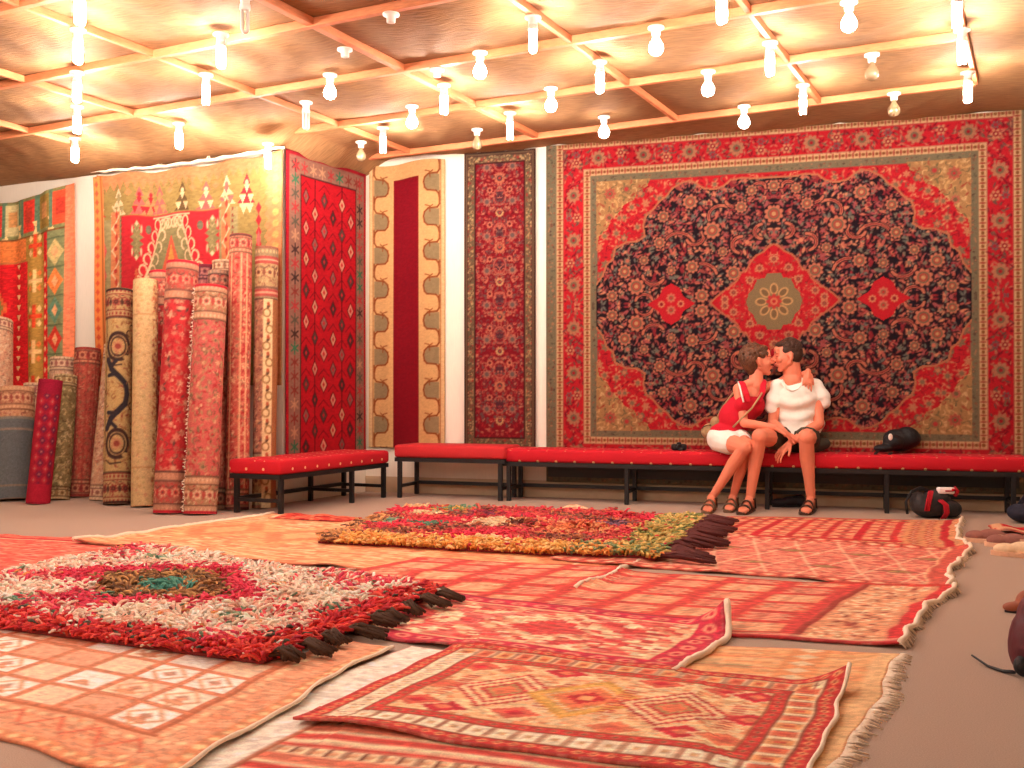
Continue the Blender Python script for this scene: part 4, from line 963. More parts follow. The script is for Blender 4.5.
def p_front(cv):         # front centre rug: cream band between red guards, three medallions among small hexagons
    w, h = cv.w, cv.h; cv.rect(0, w, 0, h, (242, 186, 134)); cv.weave(.024, .011, .75, 15, None, [(252, 226, 180), (226, 130, 90), (248, 206, 156)], .65)
    hexs = [(.25, .26, 0), (.25, .74, 1), (.40, .30, 2), (.385, .76, 0), (.61, .76, 2), (.62, .25, 1), (.75, .28, 0), (.76, .76, 2), (.155, .5, 1), (.845, .5, 0), (.175, .3, 2), (.83, .28, 1), (.83, .74, 0), (.17, .74, 2)]
    pal_ = [(206, 40, 54), (234, 126, 90), (222, 96, 76)]
    for x, y, c in hexs:
        X, Y = w*x, h*y; cv.dia(X, Y, .095, .07, (250, 216, 164), .9, step=.012); cv.dia(X, Y, .075, .055, pal_[c], step=.012); cv.dia(X, Y, .03, .024, pal_[(c+1) % 3])
    for X, q in ((w*.31, 0), (w*.5, 1), (w*.69, 0)):
        if q:
            for r_, c in ((.18, (226, 160, 74)), (.155, (240, 186, 100)), (.13, (236, 150, 84)), (.095, (240, 124, 84)), (.055, (206, 44, 50))): cv.dia(X, h/2, r_, r_*1.05, c, step=.014)
            cv.dia(X, h/2, .115, .12, CR, ring=.004, step=.014); cv.rect(X-.02, X+.02, h/2-.02, h/2+.02, (250, 170, 110))
        else:
            for r_, c in ((.16, (200, 50, 52)), (.145, (248, 214, 164)), (.12, (206, 56, 56)), (.105, (246, 204, 150)), (.08, (206, 60, 56)), (.06, (186, 150, 94)), (.045, (236, 120, 84))): cv.dia(X, h/2, r_, r_*1.1, c, step=.012)
            for s_ in (-1, 1):
                for y in np.arange(h/2-.11, h/2+.12, .022): cv.rect(X+s_*.155-.02, X+s_*.155+.02, y, y+.009, (196, 60, 54))
    def fr(a, b, c): cv.frame(a, b, c)
    fr(.0, .010, (160, 20, 36)); fr(.010, .050, (204, 48, 48)); fr(.050, .057, (120, 60, 44)); fr(.057, .132, (250, 224, 182)); fr(.132, .138, (120, 60, 44)); fr(.138, .178, (206, 52, 50)); fr(.178, .184, (150, 80, 50))
    def edges(d, step, fn):
        for x in np.arange(d, w-d+.01, step): fn(x, d, 0); fn(x, h-d, 0)
        for y in np.arange(d, h-d+.01, step): fn(d, y, 1); fn(w-d, y, 1)
    edges(.030, .040, lambda x, y, o: (cv.dia(x, y, .015, .015, (240, 170, 110)), cv.dia(x, y, .006, .006, (150, 30, 36))))
    edges(.158, .040, lambda x, y, o: (cv.dia(x, y, .014, .014, (226, 110, 80)), cv.dia(x, y, .006, .006, (90, 70, 50))))
    kk = [0]
    def blk(x, y, o):
        kk[0] += 1; c = [(222, 100, 70), (252, 240, 214), (232, 150, 90), (252, 236, 206)][kk[0] % 4]; a, b = (.022, .034) if not o else (.034, .022)
        cv.rect(x-a, x+a, y-b, y+b, c, .9); cv.rect(x-a*.45, x+a*.45, y-b*.35, y+b*.35, (196, 60, 50) if kk[0] % 2 == 0 else (200, 150, 100), .85)
        for s_ in (-1, 1):
            if o: cv.rect(x-b, x+b, y+s_*(a+.012)-.003, y+s_*(a+.012)+.003, (130, 60, 46), .8)
            else: cv.rect(x+s_*(a+.008)-.003, x+s_*(a+.008)+.003, y-b, y+b, (130, 60, 46), .8)
    edges(.095, .068, blk)
    cv.weave(.016, .008, .07, 8)
def p_pale(cv):          # washed out pale orange kilim
    w, h = cv.w, cv.h; cv.rect(0, w, 0, h, (244, 178, 120)); cv.weave(.14, .02, .6, 3, None, [(250, 200, 150), (238, 150, 100), (246, 190, 130)], .6)
    for y in np.arange(.12, h, .3):
        x = w*.45
        while x < w-.35: cv.rect(x, x+.3, y, y+.04, (176, 156, 110), .8); cv.rect(x+.1, x+.2, y+.04, y+.1, (180, 150, 110), .6); x += .42
    for y in np.arange(.05, h, .14): cv.rect(w*.5, w-.3, y, y+.012, (220, 96, 64), .7)
    cv.rect(w-.32, w-.2, 0, h, (238, 150, 96), .8); cv.rect(w-.06, w, 0, h, (246, 196, 140))
    for y in np.arange(.04, h, .09): cv.dia(w-.26, y, .04, .035, CR)
def p_under(cv):         # rug beneath the front one: white flat end, red bands
    w, h = cv.w, cv.h; cv.rect(0, w, 0, h, (250, 220, 178)); p = .21
    for k, y in enumerate(np.arange(0, h, p)):
        cv.rect(0, w, y, y+.05, (224, 116, 90)); cv.rect(0, w, y+.1, y+.12, (206, 60, 54)); cv.rect(0, w, y+.15, y+.19, (206, 64, 56))
        for x in np.arange(.22, w, .045): cv.rect(x, x+.012, y+.055, y+.095, (120, 66, 52)); cv.rect(x+.012, x+.03, y+.07, y+.08, (200, 110, 70))
    cv.rect(0, .20, 0, h, (255, 244, 226)); cv.rect(.20, .215, 0, h, (170, 90, 60))
    cv.weave(.05, .012, .06, 8)
def p_checks(cv):        # pale rug with rows of cream and orange squares
    w, h = cv.w, cv.h; cv.rect(0, w, 0, h, (234, 158, 120)); cv.weave(.05, .013, .5, 3, None, [(246, 190, 146), (226, 130, 90)], .5)
    b = .25; n = 6; sy = (h-b-.06)/n; sx = .20; g = random.Random(4)
    cols = [(255, 250, 236), (252, 214, 180), (255, 244, 220), (240, 170, 136), (255, 250, 236)]
    i = 0
    x = w-b
    while x > .1:
        for k in range(n):
            y = b+k*sy; c = cols[(i*3+k*2+(i*k) % 3) % 5]
            cv.rect(x-sx, x, y, y+sy, (214, 124, 88)); cv.rect(x-sx+.016, x-.016, y+.014, y+sy-.014, c)
            if c[1] > 210 and g.random() < .6: cv.dia(x-sx/2, y+sy/2, .07, .07, (226, 170, 130), ring=.008); cv.dia(x-sx*.5, y+sy/2, .03, .03, (190, 110, 80), .7)
            if g.random() < .4: cv.poly([(x-sx+.03, y+.03), (x-.05, y+.03), (x-sx*.5, y+sy*.5)], (222, 140, 100), .8)
        x -= sx; i += 1
    for d in (b-.02, ):
        cv.rect(0, w-d+.02, b-.02, b, (190, 100, 66)); cv.rect(w-b, w-b+.02, b-.02, h, (190, 100, 66))
    cv.rect(0, w, 0, .055, (226, 140, 96)); cv.rect(w-.06, w, 0, h, (226, 140, 96))
    for x in np.arange(.02, w, .06): cv.dia(x, .03, .02, .02, (250, 206, 150)); cv.ell(x, b-.05, .018, .014, (250, 210, 160))
    for y in np.arange(.02, h, .06): cv.dia(w-.03, y, .02, .02, (250, 206, 150)); cv.ell(w-b+.05, y, .014, .018, (250, 210, 160))
    for x in np.arange(.1, w-.2, .16): cv.line([(x, .1), (x+.08, .2), (x+.14, .12)], .014, (224, 110, 80))
    cv.weave(.02, .01, .05, 8)
def p_small(cv): cv.rect(0, cv.w, 0, cv.h, (200, 110, 88)); cv.weave(.03, .02, .8, 3, None, [(240, 190, 150), (180, 60, 56), (214, 130, 100)], .7); cv.frame(0, .03, CR)

rug('dull red rug at the far left, running beneath the nearer shaggy rug', [(-3.3, 4.75, 0), (-1.35, 4.6, 0), (-1.65, 5.95, 0), (-4.1, 6.9, 0)], p_left, .014, seed=1, rip=.01)
rug('small pinkish rug crumpled behind the farther shaggy rug', [(-.2, 6.7, 0), (.85, 6.3, 0), (.62, 8.0, 0), (-.25, 8.0, 0)], p_small, .014, seed=2, wob=.03, rip=.03)
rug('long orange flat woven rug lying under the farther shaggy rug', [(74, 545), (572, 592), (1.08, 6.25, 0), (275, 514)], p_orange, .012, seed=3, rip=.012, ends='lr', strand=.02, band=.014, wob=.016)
def lift_far(P, u, v, w, h, e1, e2):
    k = np.clip((u-.93)/.07, 0, 1); P[..., 2] += .02*k*k*np.abs(np.sin(v*7+1)); return P
ORANGE = [o for o in bpy.data.objects if o.name.startswith('floor_rug')][-1]
cvf = Cv(.62, .24, .012, (206, 70, 58)); cvf.weave(.04, .016, .8, 3, None, [(236, 150, 110), (160, 36, 40), (222, 100, 76)], .6); cvf.rect(0, .05, 0, .24, CR)
X_, Y_ = np.meshgrid(cvf.x, cvf.y); q0 = np.array(onZ(268, 520)); ex = np.array([.97, -.06, 0]); ey = np.array([.1, 1, 0])
P_ = q0+X_[..., None]*ex+Y_[..., None]*ey; P_[..., 2] = .018+.045*np.sin(np.pi*Y_/.24)*(.55+.3*np.sin(X_*21)+.25*np.sin(X_*9+1))*np.sin(np.pi*np.clip(X_/.62, .06, 1))
sheet('folded_corner', P_, cvf.a, KILIM, ORANGE, (0, 0, -.006))['label'] = 'crumpled red folded corner'
rug('far red rug with crossing bands, nearest to the feet of the couple', [(.8, 6.5, 0), (962, 550), (3.07, 7.25, 0), (700, 517)], p_bands, .011, seed=4, ends='r', lift=lift_far, strand=.026, band=.013, wob=.018)
rug('salmon pink rug with a pale lattice, second from the bench at right', [(548, 562), (945, 591), (965, 551), (.80, 6.7, 0)], p_lattice, .011, seed=5, ends='r', rip=.006, lift=lift_far, strand=.026, band=.013, wob=.018)
rug('red rug of square cream textured panels with a white wavy end at right', [(-1.14, 4.43, 0), (893, 649), (950, 592), (-.5, 5.57, 0)], p_panels, .0105, seed=6, ends='r', strand=.026, band=.013, wob=.016, lift=lift_far)
rug('washed out pale orange rug with a long fringe at lower right', [(-.45, 2.6, 0), (818, 792), (902, 657), (-.05, 3.83, 0)], p_pale, .010, seed=7, ends='r', strand=.05, band=0)
rug('cream ended rug mostly hidden under the front centre rug', [(10, 822), (700, 900), (700, 690), (412, 648)], p_under, .010, seed=8)
def lift_mid(P, u, v, w, h, e1, e2):
    d = np.clip(1-np.hypot((1-u)*w, (1-v)*h)/.20, 0, 1); P[..., 2] += .10*d**1.3; P += -(.06*d**2)[..., None]*e1-(.05*d**2)[..., None]*e2; 
    n = np.clip(1-v*h/.12, 0, 1); P[..., 2] += .012*n*np.clip(np.sin(u*w*6+.5), 0, 1); return P
rug('magenta bordered rug with one corner curled up, in the middle of the floor', [(-1.2, 4.18, 0), (668, 679), (745, 630), (-.98, 4.98, 0)], p_middle, .0095, seed=9, ends='r', lift=lift_mid, strand=.012, band=.014)
def lift_ck(P, u, v, w, h, e1, e2):
    k = np.clip((u-.95)/.05, 0, 1); P[..., 2] += .007*k*np.abs(np.sin(v*9)); return P
rug('pale rug of cream and orange squares at the lower left', [(-2.80, 3.50, 0), (158, 787), (396, 650), (-2.44, 4.82, 0)], p_checks, .009, seed=10, ends='r', lift=lift_ck, strand=.018, band=.007, wob=.016)
def lift_front(P, u, v, w, h, e1, e2):
    d = np.clip(1-np.hypot((1-u)*w, (1-v)*h)/.16, 0, 1); P[..., 2] += .06*d**1.5
    n = np.clip(1-v*h/.1, 0, 1); P[..., 2] += .014*n*np.clip(np.sin(u*w*5+1), 0, 1); return P
rug('front centre rug with three medallions inside cream and red borders', [(283, 729), (.62, 2.31, 0), (853, 691), (455, 653)], p_front, .0075, seed=11, ends='r', lift=lift_front, strand=.018, band=.008)

# ------------------------------------------------------------------ shaggy rugs
def shag(label, c, colf, sp, L, rad, tassel, seed, back):
    A, B, C_, D = [V2(p) for p in c]; g = np.random.default_rng(seed)
    w = (np.linalg.norm(B-A)+np.linalg.norm(C_-D))/2; h = (np.linalg.norm(D-A)+np.linalg.norm(C_-B))/2
    cv = Cv(w, h, .03, back); u, v = np.meshgrid(cv.x/w, cv.y/h)
    bil = lambda u, v: (A*((1-u)*(1-v))[..., None]+B*(u*(1-v))[..., None]+C_*(u*v)[..., None]+D*((1-u)*v)[..., None])
    P2 = bil(u, v); i, j = hget(P2[..., 0], P2[..., 1]); zb = np.maximum(blur(HM, 3), HM)[j, i]+.012
    base = sheet('shaggy_rug', np.stack([P2[..., 0], P2[..., 1], zb], -1), cv.a, KILIM, None, (0, 0, -.01)); tag(base, label, 'shaggy rug')
    HB = np.maximum(blur(HM, 3), HM)
    nu, nv = int(w/sp), int(h/sp); U, V = np.meshgrid((np.arange(nu)+.5)/nu, (np.arange(nv)+.5)/nv)
    U = (U+g.uniform(-.5, .5, U.shape)/nu).ravel(); V = (V+g.uniform(-.5, .5, V.shape)/nv).ravel(); N = len(U)
    # edge irregular
    U = np.clip(U+.012*np.sin(V*23)*(U-.5), -.01, 1.01)
    p0 = bil(U, V); i, j = hget(p0[:, 0], p0[:, 1]); z0 = HB[j, i]+.012
    cl = np.stack([np.sin(p0[:, 0]*19+3*np.sin(p0[:, 1]*13)), np.cos(p0[:, 1]*17+3*np.sin(p0[:, 0]*11))], -1)
    ang = np.arctan2(cl[:, 1], cl[:, 0])+g.normal(0, .9, N); tilt = np.clip(g.normal(.95, .3, N), .2, 1.45); Ls = L*g.uniform(.65, 1.25, N)
    # near the near edge yarns fall outwards
    e1 = (B-A)/np.linalg.norm(B-A); e2 = (D-A)/np.linalg.norm(D-A)
    out = np.where((V < .04)[:, None], -e2, np.where((V > .96)[:, None], e2, np.where((U > .96)[:, None], e1, 0.)))
    d2 = np.stack([np.cos(ang), np.sin(ang)], -1)*.8+out*1.3; d2 /= np.linalg.norm(d2, axis=1)[:, None]
    K_ = 4; t = np.linspace(0, 1, K_)
    pts = np.zeros((N, K_, 3))
    for k, tt in enumerate(t):
        hor = np.sin(tilt)*Ls*(tt**1.25); ver = Ls*(np.cos(tilt)*tt*.8+.38*math.sin(tt*2.6))*.55
        pts[:, k, :2] = p0+d2*hor[:, None]+ (g.normal(0, .004, (N, 2)) if k else 0)
        pts[:, k, 2] = z0+np.maximum(ver, 0)
    rr = rad*g.uniform(.75, 1.25, N)[:, None]*np.array([1, 1.05, .95, .55])[None]
    side = np.stack([-d2[:, 1], d2[:, 0], np.zeros(N)], -1); upv = np.cross(side, np.append(d2, np.zeros((N, 1)), 1))*-1
    S = 4; VV = np.zeros((N, K_, S, 3))
    for s_ in range(S):
        a = 2*math.pi*s_/S+.785; VV[:, :, s_] = pts+rr[..., None]*(math.cos(a)*side[:, None]+math.sin(a)*np.array([0, 0, 1.])*.9)
    base_i = (np.arange(N)*K_*S)[:, None]; q = []
    for k in range(K_-1):
        for s_ in range(S): q.append(np.stack([k*S+s_, k*S+(s_+1) % S, (k+1)*S+(s_+1) % S, (k+1)*S+s_]))
    q = np.array(q); q = np.concatenate([q, [[(K_-1)*S+s_ for s_ in range(4)]]]); F = (base_i[:, :, None]+q[None]).reshape(-1, 4)
    colr = colf(U, V, w, h, g); colr = 1-(1-colr)*.84; colr = colr*g.uniform(.92, 1.12, (N, 1)); CC = np.repeat(colr[:, None], K_*S, 1).reshape(-1, 3)
    me = bpy.data.meshes.new('pile'); Vf = VV.reshape(-1, 3)
    me.vertices.add(len(Vf)); me.vertices.foreach_set('co', Vf.astype(np.float32).ravel()); me.loops.add(F.size); me.loops.foreach_set('vertex_index', F.astype(np.int32).ravel())
    me.polygons.add(len(F)); me.polygons.foreach_set('loop_start', (np.arange(len(F))*4).astype(np.int32)); me.update(calc_edges=True)
    a = me.color_attributes.new('Col', 'FLOAT_COLOR', 'POINT'); a.data.foreach_set('color', np.concatenate([lin(np.clip(CC, 0, 1)), np.ones((len(CC), 1))], 1).astype(np.float32).ravel())
    o = link('pile', me, YARN, base); o['kind'] = 'stuff'
    if tassel:
        tc, n, tl = tassel; mb = MB(); gg = random.Random(seed)
        for k in range(n):
            vv = (k+.5)/n; q0 = bil(np.array([1.0]), np.array([vv]))[0]; q1 = q0+e1*(tl*gg.uniform(.5, 1.1))+e2*gg.uniform(-.07, .01)
            for s_ in range(30):
                a_ = q0+e2*gg.uniform(-.038, .038); b_ = q1+e2*gg.uniform(-.028, .028)+e1*gg.uniform(-.05, .03)
                i0, j0 = hget(np.array([a_[0], b_[0]]), np.array([a_[1], b_[1]])); za, zb_ = HM[j0, i0]+.014
                hgt = gg.uniform(0, .02); m1 = a_*.6+b_*.4+e2*gg.uniform(-.01, .01); mb.tube([(a_[0], a_[1], za+.01), (m1[0], m1[1], max(za, zb_)+.014+hgt), (b_[0], b_[1], zb_+hgt*.6)], [.007, .008, .007], 4)
        mb.build('tassels', tc, base)
    return base
def pick(g, pal, n): return np.array(pal)[g.integers(0, len(pal), n)]/255.
def noise2(x, y, s): return np.sin(x*s+1.7*np.sin(y*s*.8))*.5+np.sin(y*s*1.3+2.1*np.sin(x*s*.6+1))*.5
def col_near(U, V, w, h, g):
    n = len(U); x, y = U*w, V*h; n1 = noise2(x, y, 7.0)+g.normal(0, .42, n)
    C = np.where((n1 > .48)[:, None], pick(g, [(222, 50, 62), (214, 40, 70), (232, 92, 84), (226, 70, 76)], n), pick(g, [(255, 228, 200), (252, 206, 176), (255, 236, 214), (246, 176, 148), (255, 220, 190)], n))
    C = np.where((g.random(n) < .05)[:, None], pick(g, [(90, 116, 84), (226, 140, 70), (150, 60, 60)], n), C)
    # centre lozenge of brown and gold around teal
    dx, dy = np.abs(x-w*.44)/(w*.21), np.abs(y-h*.56)/(h*.25); r_ = dx+dy+g.normal(0, .07, n)
    C = np.where((r_ < 1.5)[:, None] & (n1 > -.45)[:, None], pick(g, [(216, 36, 66), (222, 50, 70), (206, 30, 50)], n), C)
    C = np.where((r_ < 1)[:, None], pick(g, [(120, 70, 36), (150, 96, 48), (96, 60, 36), (190, 130, 66)], n), C)
    C = np.where((r_ < .38)[:, None], pick(g, [(50, 124, 106), (70, 140, 116)], n), C)
    for (cx, cy) in ((.30, .2), (.78, .34), (.20, .86), (.93, .55), (.42, .32)):
        C = np.where((np.hypot((U-cx)*w, (V-cy)*h)+g.normal(0, .02, n) < .055)[:, None], pick(g, [(84, 130, 100), (110, 130, 90)], n), C)
    e = (y < .15+.04*np.sin(x*9)) | (x > w-.17-.03*np.sin(y*12)); e2 = e & (g.random(n) < .93)
    C = np.where(e2[:, None], pick(g, [(220, 44, 36), (204, 30, 34), (232, 66, 48), (190, 24, 32)], n), C)
    C = np.where((e & (g.random(n) < .07))[:, None], np.array((60, 66, 50))/255., C)
    return C
shag('cream, pink and red shaggy rug with a red edge, lying at the left front', [(-2.70, 4.26, 0), (262, 668), (442, 600), (140, 552)], col_near, .0175, .072, .0072, (mat('dark_brown_yarn', (78, 52, 36), .95, .25, 200, .3), 9, .17), 21, (150, 60, 56))
def col_far(U, V, w, h, g):
    n = len(U); x, y = U*w, V*h; n1 = noise2(x*1.1, y, 6.0)+g.normal(0, .2, n)
    C = pick(g, [(200, 44, 46), (214, 60, 52), (180, 36, 44), (206, 80, 60)], n)
    C = np.where((n1 > .35)[:, None], pick(g, [(226, 36, 58), (220, 30, 50)], n), C)
    C = np.where((n1 < -.45)[:, None], pick(g, [(110, 50, 40), (130, 60, 40), (206, 110, 60)], n), C)
    for (cx, cy, r_, pal) in ((.07, .45, .12, [(96, 140, 110), (150, 160, 120)]), (.24, .42, .08, [(70, 120, 90)]), (.42, .52, .17, [(240, 190, 140), (246, 206, 160)]), (.5, .12, .14, [(240, 186, 120), (246, 206, 150)]),
            (.13, .75, .13, [(240, 200, 150), (220, 170, 110)]), (.2, .93, .16, [(214, 150, 60), (130, 120, 50), (80, 130, 100)]), (.7, .45, .22, [(226, 110, 56), (196, 70, 48), (240, 150, 90)]), (.78, .62, .12, [(110, 70, 90), (140, 70, 80)]),
            (.33, .72, .12, [(150, 30, 50), (120, 40, 60)]), (.04, .96, .1, [(246, 200, 150), (240, 180, 120)]), (.6, .6, .14, [(236, 160, 110), (214, 80, 60)])):
        C = np.where((np.hypot((U-cx)*w, (V-cy)*h)*(1+g.normal(0, .2, n)) < r_)[:, None], pick(g, pal, n), C)
    e = (y < .27) & (g.random(n) < .95); C = np.where(e[:, None], pick(g, [(240, 156, 60), (246, 176, 84), (226, 130, 50), (250, 190, 110)], n), C)
    er = (x > w-.24) & (g.random(n) < .95); C = np.where(er[:, None], pick(g, [(206, 170, 80), (190, 160, 76), (222, 180, 96), (120, 130, 60)], n), C)
    C = np.where(((y < .27) & (U > .75) & (g.random(n) < .35))[:, None], np.array((110, 134, 84))/255., C)
    el = (x < .14) & (V < .6); C = np.where(el[:, None], pick(g, [(200, 130, 70), (110, 60, 40), (226, 150, 84)], n), C)
    return C
shag('red shaggy rug with ochre near edge and dark tassels, lying in front of the bench', [(318, 545), (655, 564), (1.30, 7.25, 0), (-.80, 7.98, 0)], col_far, .02, .078, .0085, (mat('dark_plum_yarn', (92, 44, 42), .95, .25, 200, .3), 16, .26), 22, (140, 50, 46))

# ------------------------------------------------------------------ soft bodies: overlapping forms fused into one surface
def cap(mb, p0, r0, p1, r1, seg=12):
    p0, p1 = Vector(p0), Vector(p1); d = (p1-p0).normalized(); pts, rs = [], []
    for a in (82, 60, 35, 0): pts.append(p0-d*(r0*math.sin(R(a)))); rs.append(r0*math.cos(R(a)))
    for a in (0, 35, 60, 82): pts.append(p1+d*(r1*math.sin(R(a)))); rs.append(r1*math.cos(R(a)))
    mb.tube(pts, rs, seg)
def chain(mb, pts, rs, seg=12):
    for i in range(len(pts)-1): cap(mb, pts[i], rs[i], pts[i+1], rs[i+1], seg)
def frame3(f, u):
    """matrix whose columns are side, forward, up"""
    f = Vector(f).normalized(); u = Vector(u); s_ = f.cross(u).normalized(); u = s_.cross(f); return Matrix((s_, f, u)).transposed()
def fuse(mb, name, mt, parent=None, voxel=.006, smooth=2, disp=None, fac=.5):
    me0 = mb.mesh('tmp'); o = bpy.data.objects.new('tmp', me0); COL.objects.link(o)
    m = o.modifiers.new('r', 'REMESH'); m.mode = 'VOXEL'; m.voxel_size = voxel; m.use_smooth_shade = True
    if smooth: s_ = o.modifiers.new('s', 'SMOOTH'); s_.factor = fac; s_.iterations = smooth
    dg = bpy.context.evaluated_depsgraph_get(); me = bpy.data.meshes.new_from_object(o.evaluated_get(dg)); me.name = name
    bpy.data.objects.remove(o); bpy.data.meshes.remove(me0)
    if disp is not None:
        n = len(me.vertices); co = np.empty(n*3, np.float32); me.vertices.foreach_get('co', co); no = np.empty(n*3, np.float32); me.vertices.foreach_get('normal', no)
        co = co.reshape(-1, 3); no = no.reshape(-1, 3); co += no*disp(co)[:, None]; me.vertices.foreach_set('co', co.ravel()); me.update()
    me.materials.clear(); me.materials.append(mt); return link(name, me, None, parent)
SKIN = mat('sun_tanned_skin', (232, 138, 106), .55, .05, 14, .04, spec=.35)
SKIN.node_tree.nodes['Principled BSDF'].inputs['Subsurface Weight'].default_value = .08
SKIN.node_tree.nodes['Principled BSDF'].inputs['Subsurface Radius'].default_value = (.02, .008, .004)
SHIRT = mat('white_cotton_jersey', (248, 240, 226), .9, .03, 60, .12); REDTOP = mat('red_jersey', (200, 20, 44), .9, .06, 70, .1)
SHORTSW = mat('white_shorts_cloth', (248, 240, 228), .9, .03, 60, .1); SHORTSD = mat('dark_olive_shorts_cloth', (64, 58, 46), .9, .12, 60, .15)
HAIRW = mat('brown_hair', (96, 60, 38), .55, .35, 90, .6, spec=.4); HAIRM = mat('dark_brown_hair', (64, 40, 28), .6, .3, 120, .5, spec=.3)
LEA = mat('brown_leather', (74, 44, 30), .6, .15, 60, .2); BLK = mat('black_nylon', (18, 17, 20), .6, .15, 80, .3); LIPS = mat('lip_skin', (190, 84, 76), .5); DARK = mat('dark_lash_hair', (40, 24, 20), .7)

def hand(mb, wrist, dirv, palm, L=.18, curl=25, spread=7, side=1, thumb=35):
    """dirv: towards the fingers, palm: the way the palm faces, side: +1 thumb along palm x dir"""
    d = Vector(dirv).normalized(); n = Vector(palm).normalized(); n = (n-d*n.dot(d)).normalized(); s_ = d.cross(n)*side; w = Vector(wrist)
    pl = L*.52
    for k, (o, r_) in enumerate(((-.028, .013), (-.010, .0145), (.009, .0145), (.027, .013))):
        cap(mb, w+s_*o*.55+d*.012, .016, w+d*pl+s_*o, r_, 8)
    cap(mb, w-d*.01, .023, w+d*pl*.5, .022, 10)
    for k, (o, ln) in enumerate(((.031, .88), (.0105, 1.0), (-.0105, .93), (-.030, .74))):
        b = w+d*pl+s_*o; a = R(spread*(1.5-k)*1.0); dd = (d*math.cos(a)+s_*math.sin(a)).normalized(); fl = L*.5*ln; c = R(curl*(1+.12*k)); p = b; ang = c*.5; r_ = .0088-.0004*k
        for q, fr_ in enumerate((.45, .31, .24)):
            v = dd*math.cos(ang)+n*math.sin(ang); p2 = p+v*fl*fr_; cap(mb, p, r_, p2, r_*.92, 8); p = p2; r_ *= .93; ang += c
    b = w+d*pl*.25+s_*.026; a = R(thumb); v = (d*math.cos(a)+s_*math.sin(a)+n*.3).normalized(); p1 = b+v*L*.24; v2 = (v+d*.5+n*.2).normalized()
    cap(mb, b, .014, p1, .0115, 8); cap(mb, p1, .011, p1+v2*L*.19, .0085, 8)
def foot(mb, ankle, toe, w=.036):
    a, t = Vector(ankle), Vector(toe); d = t-a; d.z = 0; L = d.length; d.normalize(); s_ = d.cross(Vector((0, 0, 1))); g0 = Vector((a.x, a.y, 0)); hz = .03
    heel = g0-d*.045+Vector((0, 0, hz+.012)); ball = g0+d*(L*.72)+Vector((0, 0, hz-.002+.004))
    cap(mb, a, .033, heel, .030); cap(mb, a, .033, g0+d*L*.35+Vector((0, 0, .055)), .031); cap(mb, g0+d*L*.35+Vector((0, 0, .05)), .031, ball, .022)
    for o in (-.5, 0, .5): cap(mb, heel, .022, ball+s_*w*o, .021)
    for k, (o, l_, r_) in enumerate(((-.85, 1.0, .0125), (-.4, 1.02, .0095), (-.02, .98, .009), (.35, .92, .0085), (.7, .84, .008))):
        b = ball+s_*o*w; e = g0+d*L*l_+s_*(o*w*.95)+Vector((0, 0, .026)); cap(mb, b, r_*1.2, e, r_, 8)
    return g0, d, s_, L
def head(mb, c, F, U, s_=1.0, female=False):
    Mx = frame3(F, U); c = Vector(c); P = lambda f, sd, u: c+Mx @ Vector((sd*s_, f*s_, u*s_))
    def el(f, sd, u, rf, rs, ru): mb.ball(P(f, sd, u), (rs*s_, rf*s_, ru*s_), Mx, 18, 12)
    el(-.012, 0, .028, .092, .074, .088); el(.028, 0, -.012, .062, .062, .082); el(.036, 0, -.055, .046, .046, .05)
    el(.062, 0, -.092, .022, .024, .019); cap(mb, P(.058, 0, -.088), .016*s_, P(.0, .044, -.05), .020*s_); cap(mb, P(.058, 0, -.088), .016*s_, P(.0, -.044, -.05), .020*s_)
    el(.078, .024, .028, .013, .024, .009); el(.078, -.024, .028, .013, .024, .009); el(.076, 0, .05, .016, .045, .03)
    cap(mb, P(.088, 0, .018), .008*s_, P(.112, 0, -.020), .0115*s_, 8); el(.098, .010, -.026, .010, .008, .007); el(.098, -.010, -.026, .010, .008, .007)
    el(.062, .036, -.022, .024, .022, .024); el(.062, -.036, -.022, .024, .022, .024)
    el(.091, 0, -.049, .010, .02, .006); el(.089, 0, -.061, .010, .018, .0065); el(.078, 0, -.056, .014, .026, .016)
    for q in (-1, 1):
        el(-.008, q*.076, -.008, .017, .007, .029); el(-.012, q*.081, .004, .012, .005, .018); el(.0, q*.074, -.032, .009, .006, .010)
    return P, Mx
def hair_locks(mb, P, Mx, s_, g, n, base, L, r, lim):
    for _ in range(n):
        th_ = g.uniform(0, 2*math.pi); ph = g.uniform(-.55, 1.5); v = (math.cos(ph)*math.cos(th_), math.cos(ph)*math.sin(th_), math.sin(ph))
        if not lim(v): continue
        f, sd, u = base[0]+base[3]*v[0], base[1]+base[4]*v[1], base[2]+base[5]*v[2]; p = P(f, sd, u)
        t = Vector((-.3*v[1]*0+g.uniform(-.3, .3), -1.0*abs(v[2])+.2*v[0]+g.uniform(-.4, .4), -.9+g.uniform(-.3, .5)))
        nrm = Mx @ Vector((v[1], v[0], v[2])); tw = (Mx @ t); tw = (tw-nrm*tw.dot(nrm)).normalized(); q = p+tw*L*g.uniform(.6, 1.2)*s_+nrm*g.uniform(-.004, .008); cap(mb, p, r, q, r*.5, 6)
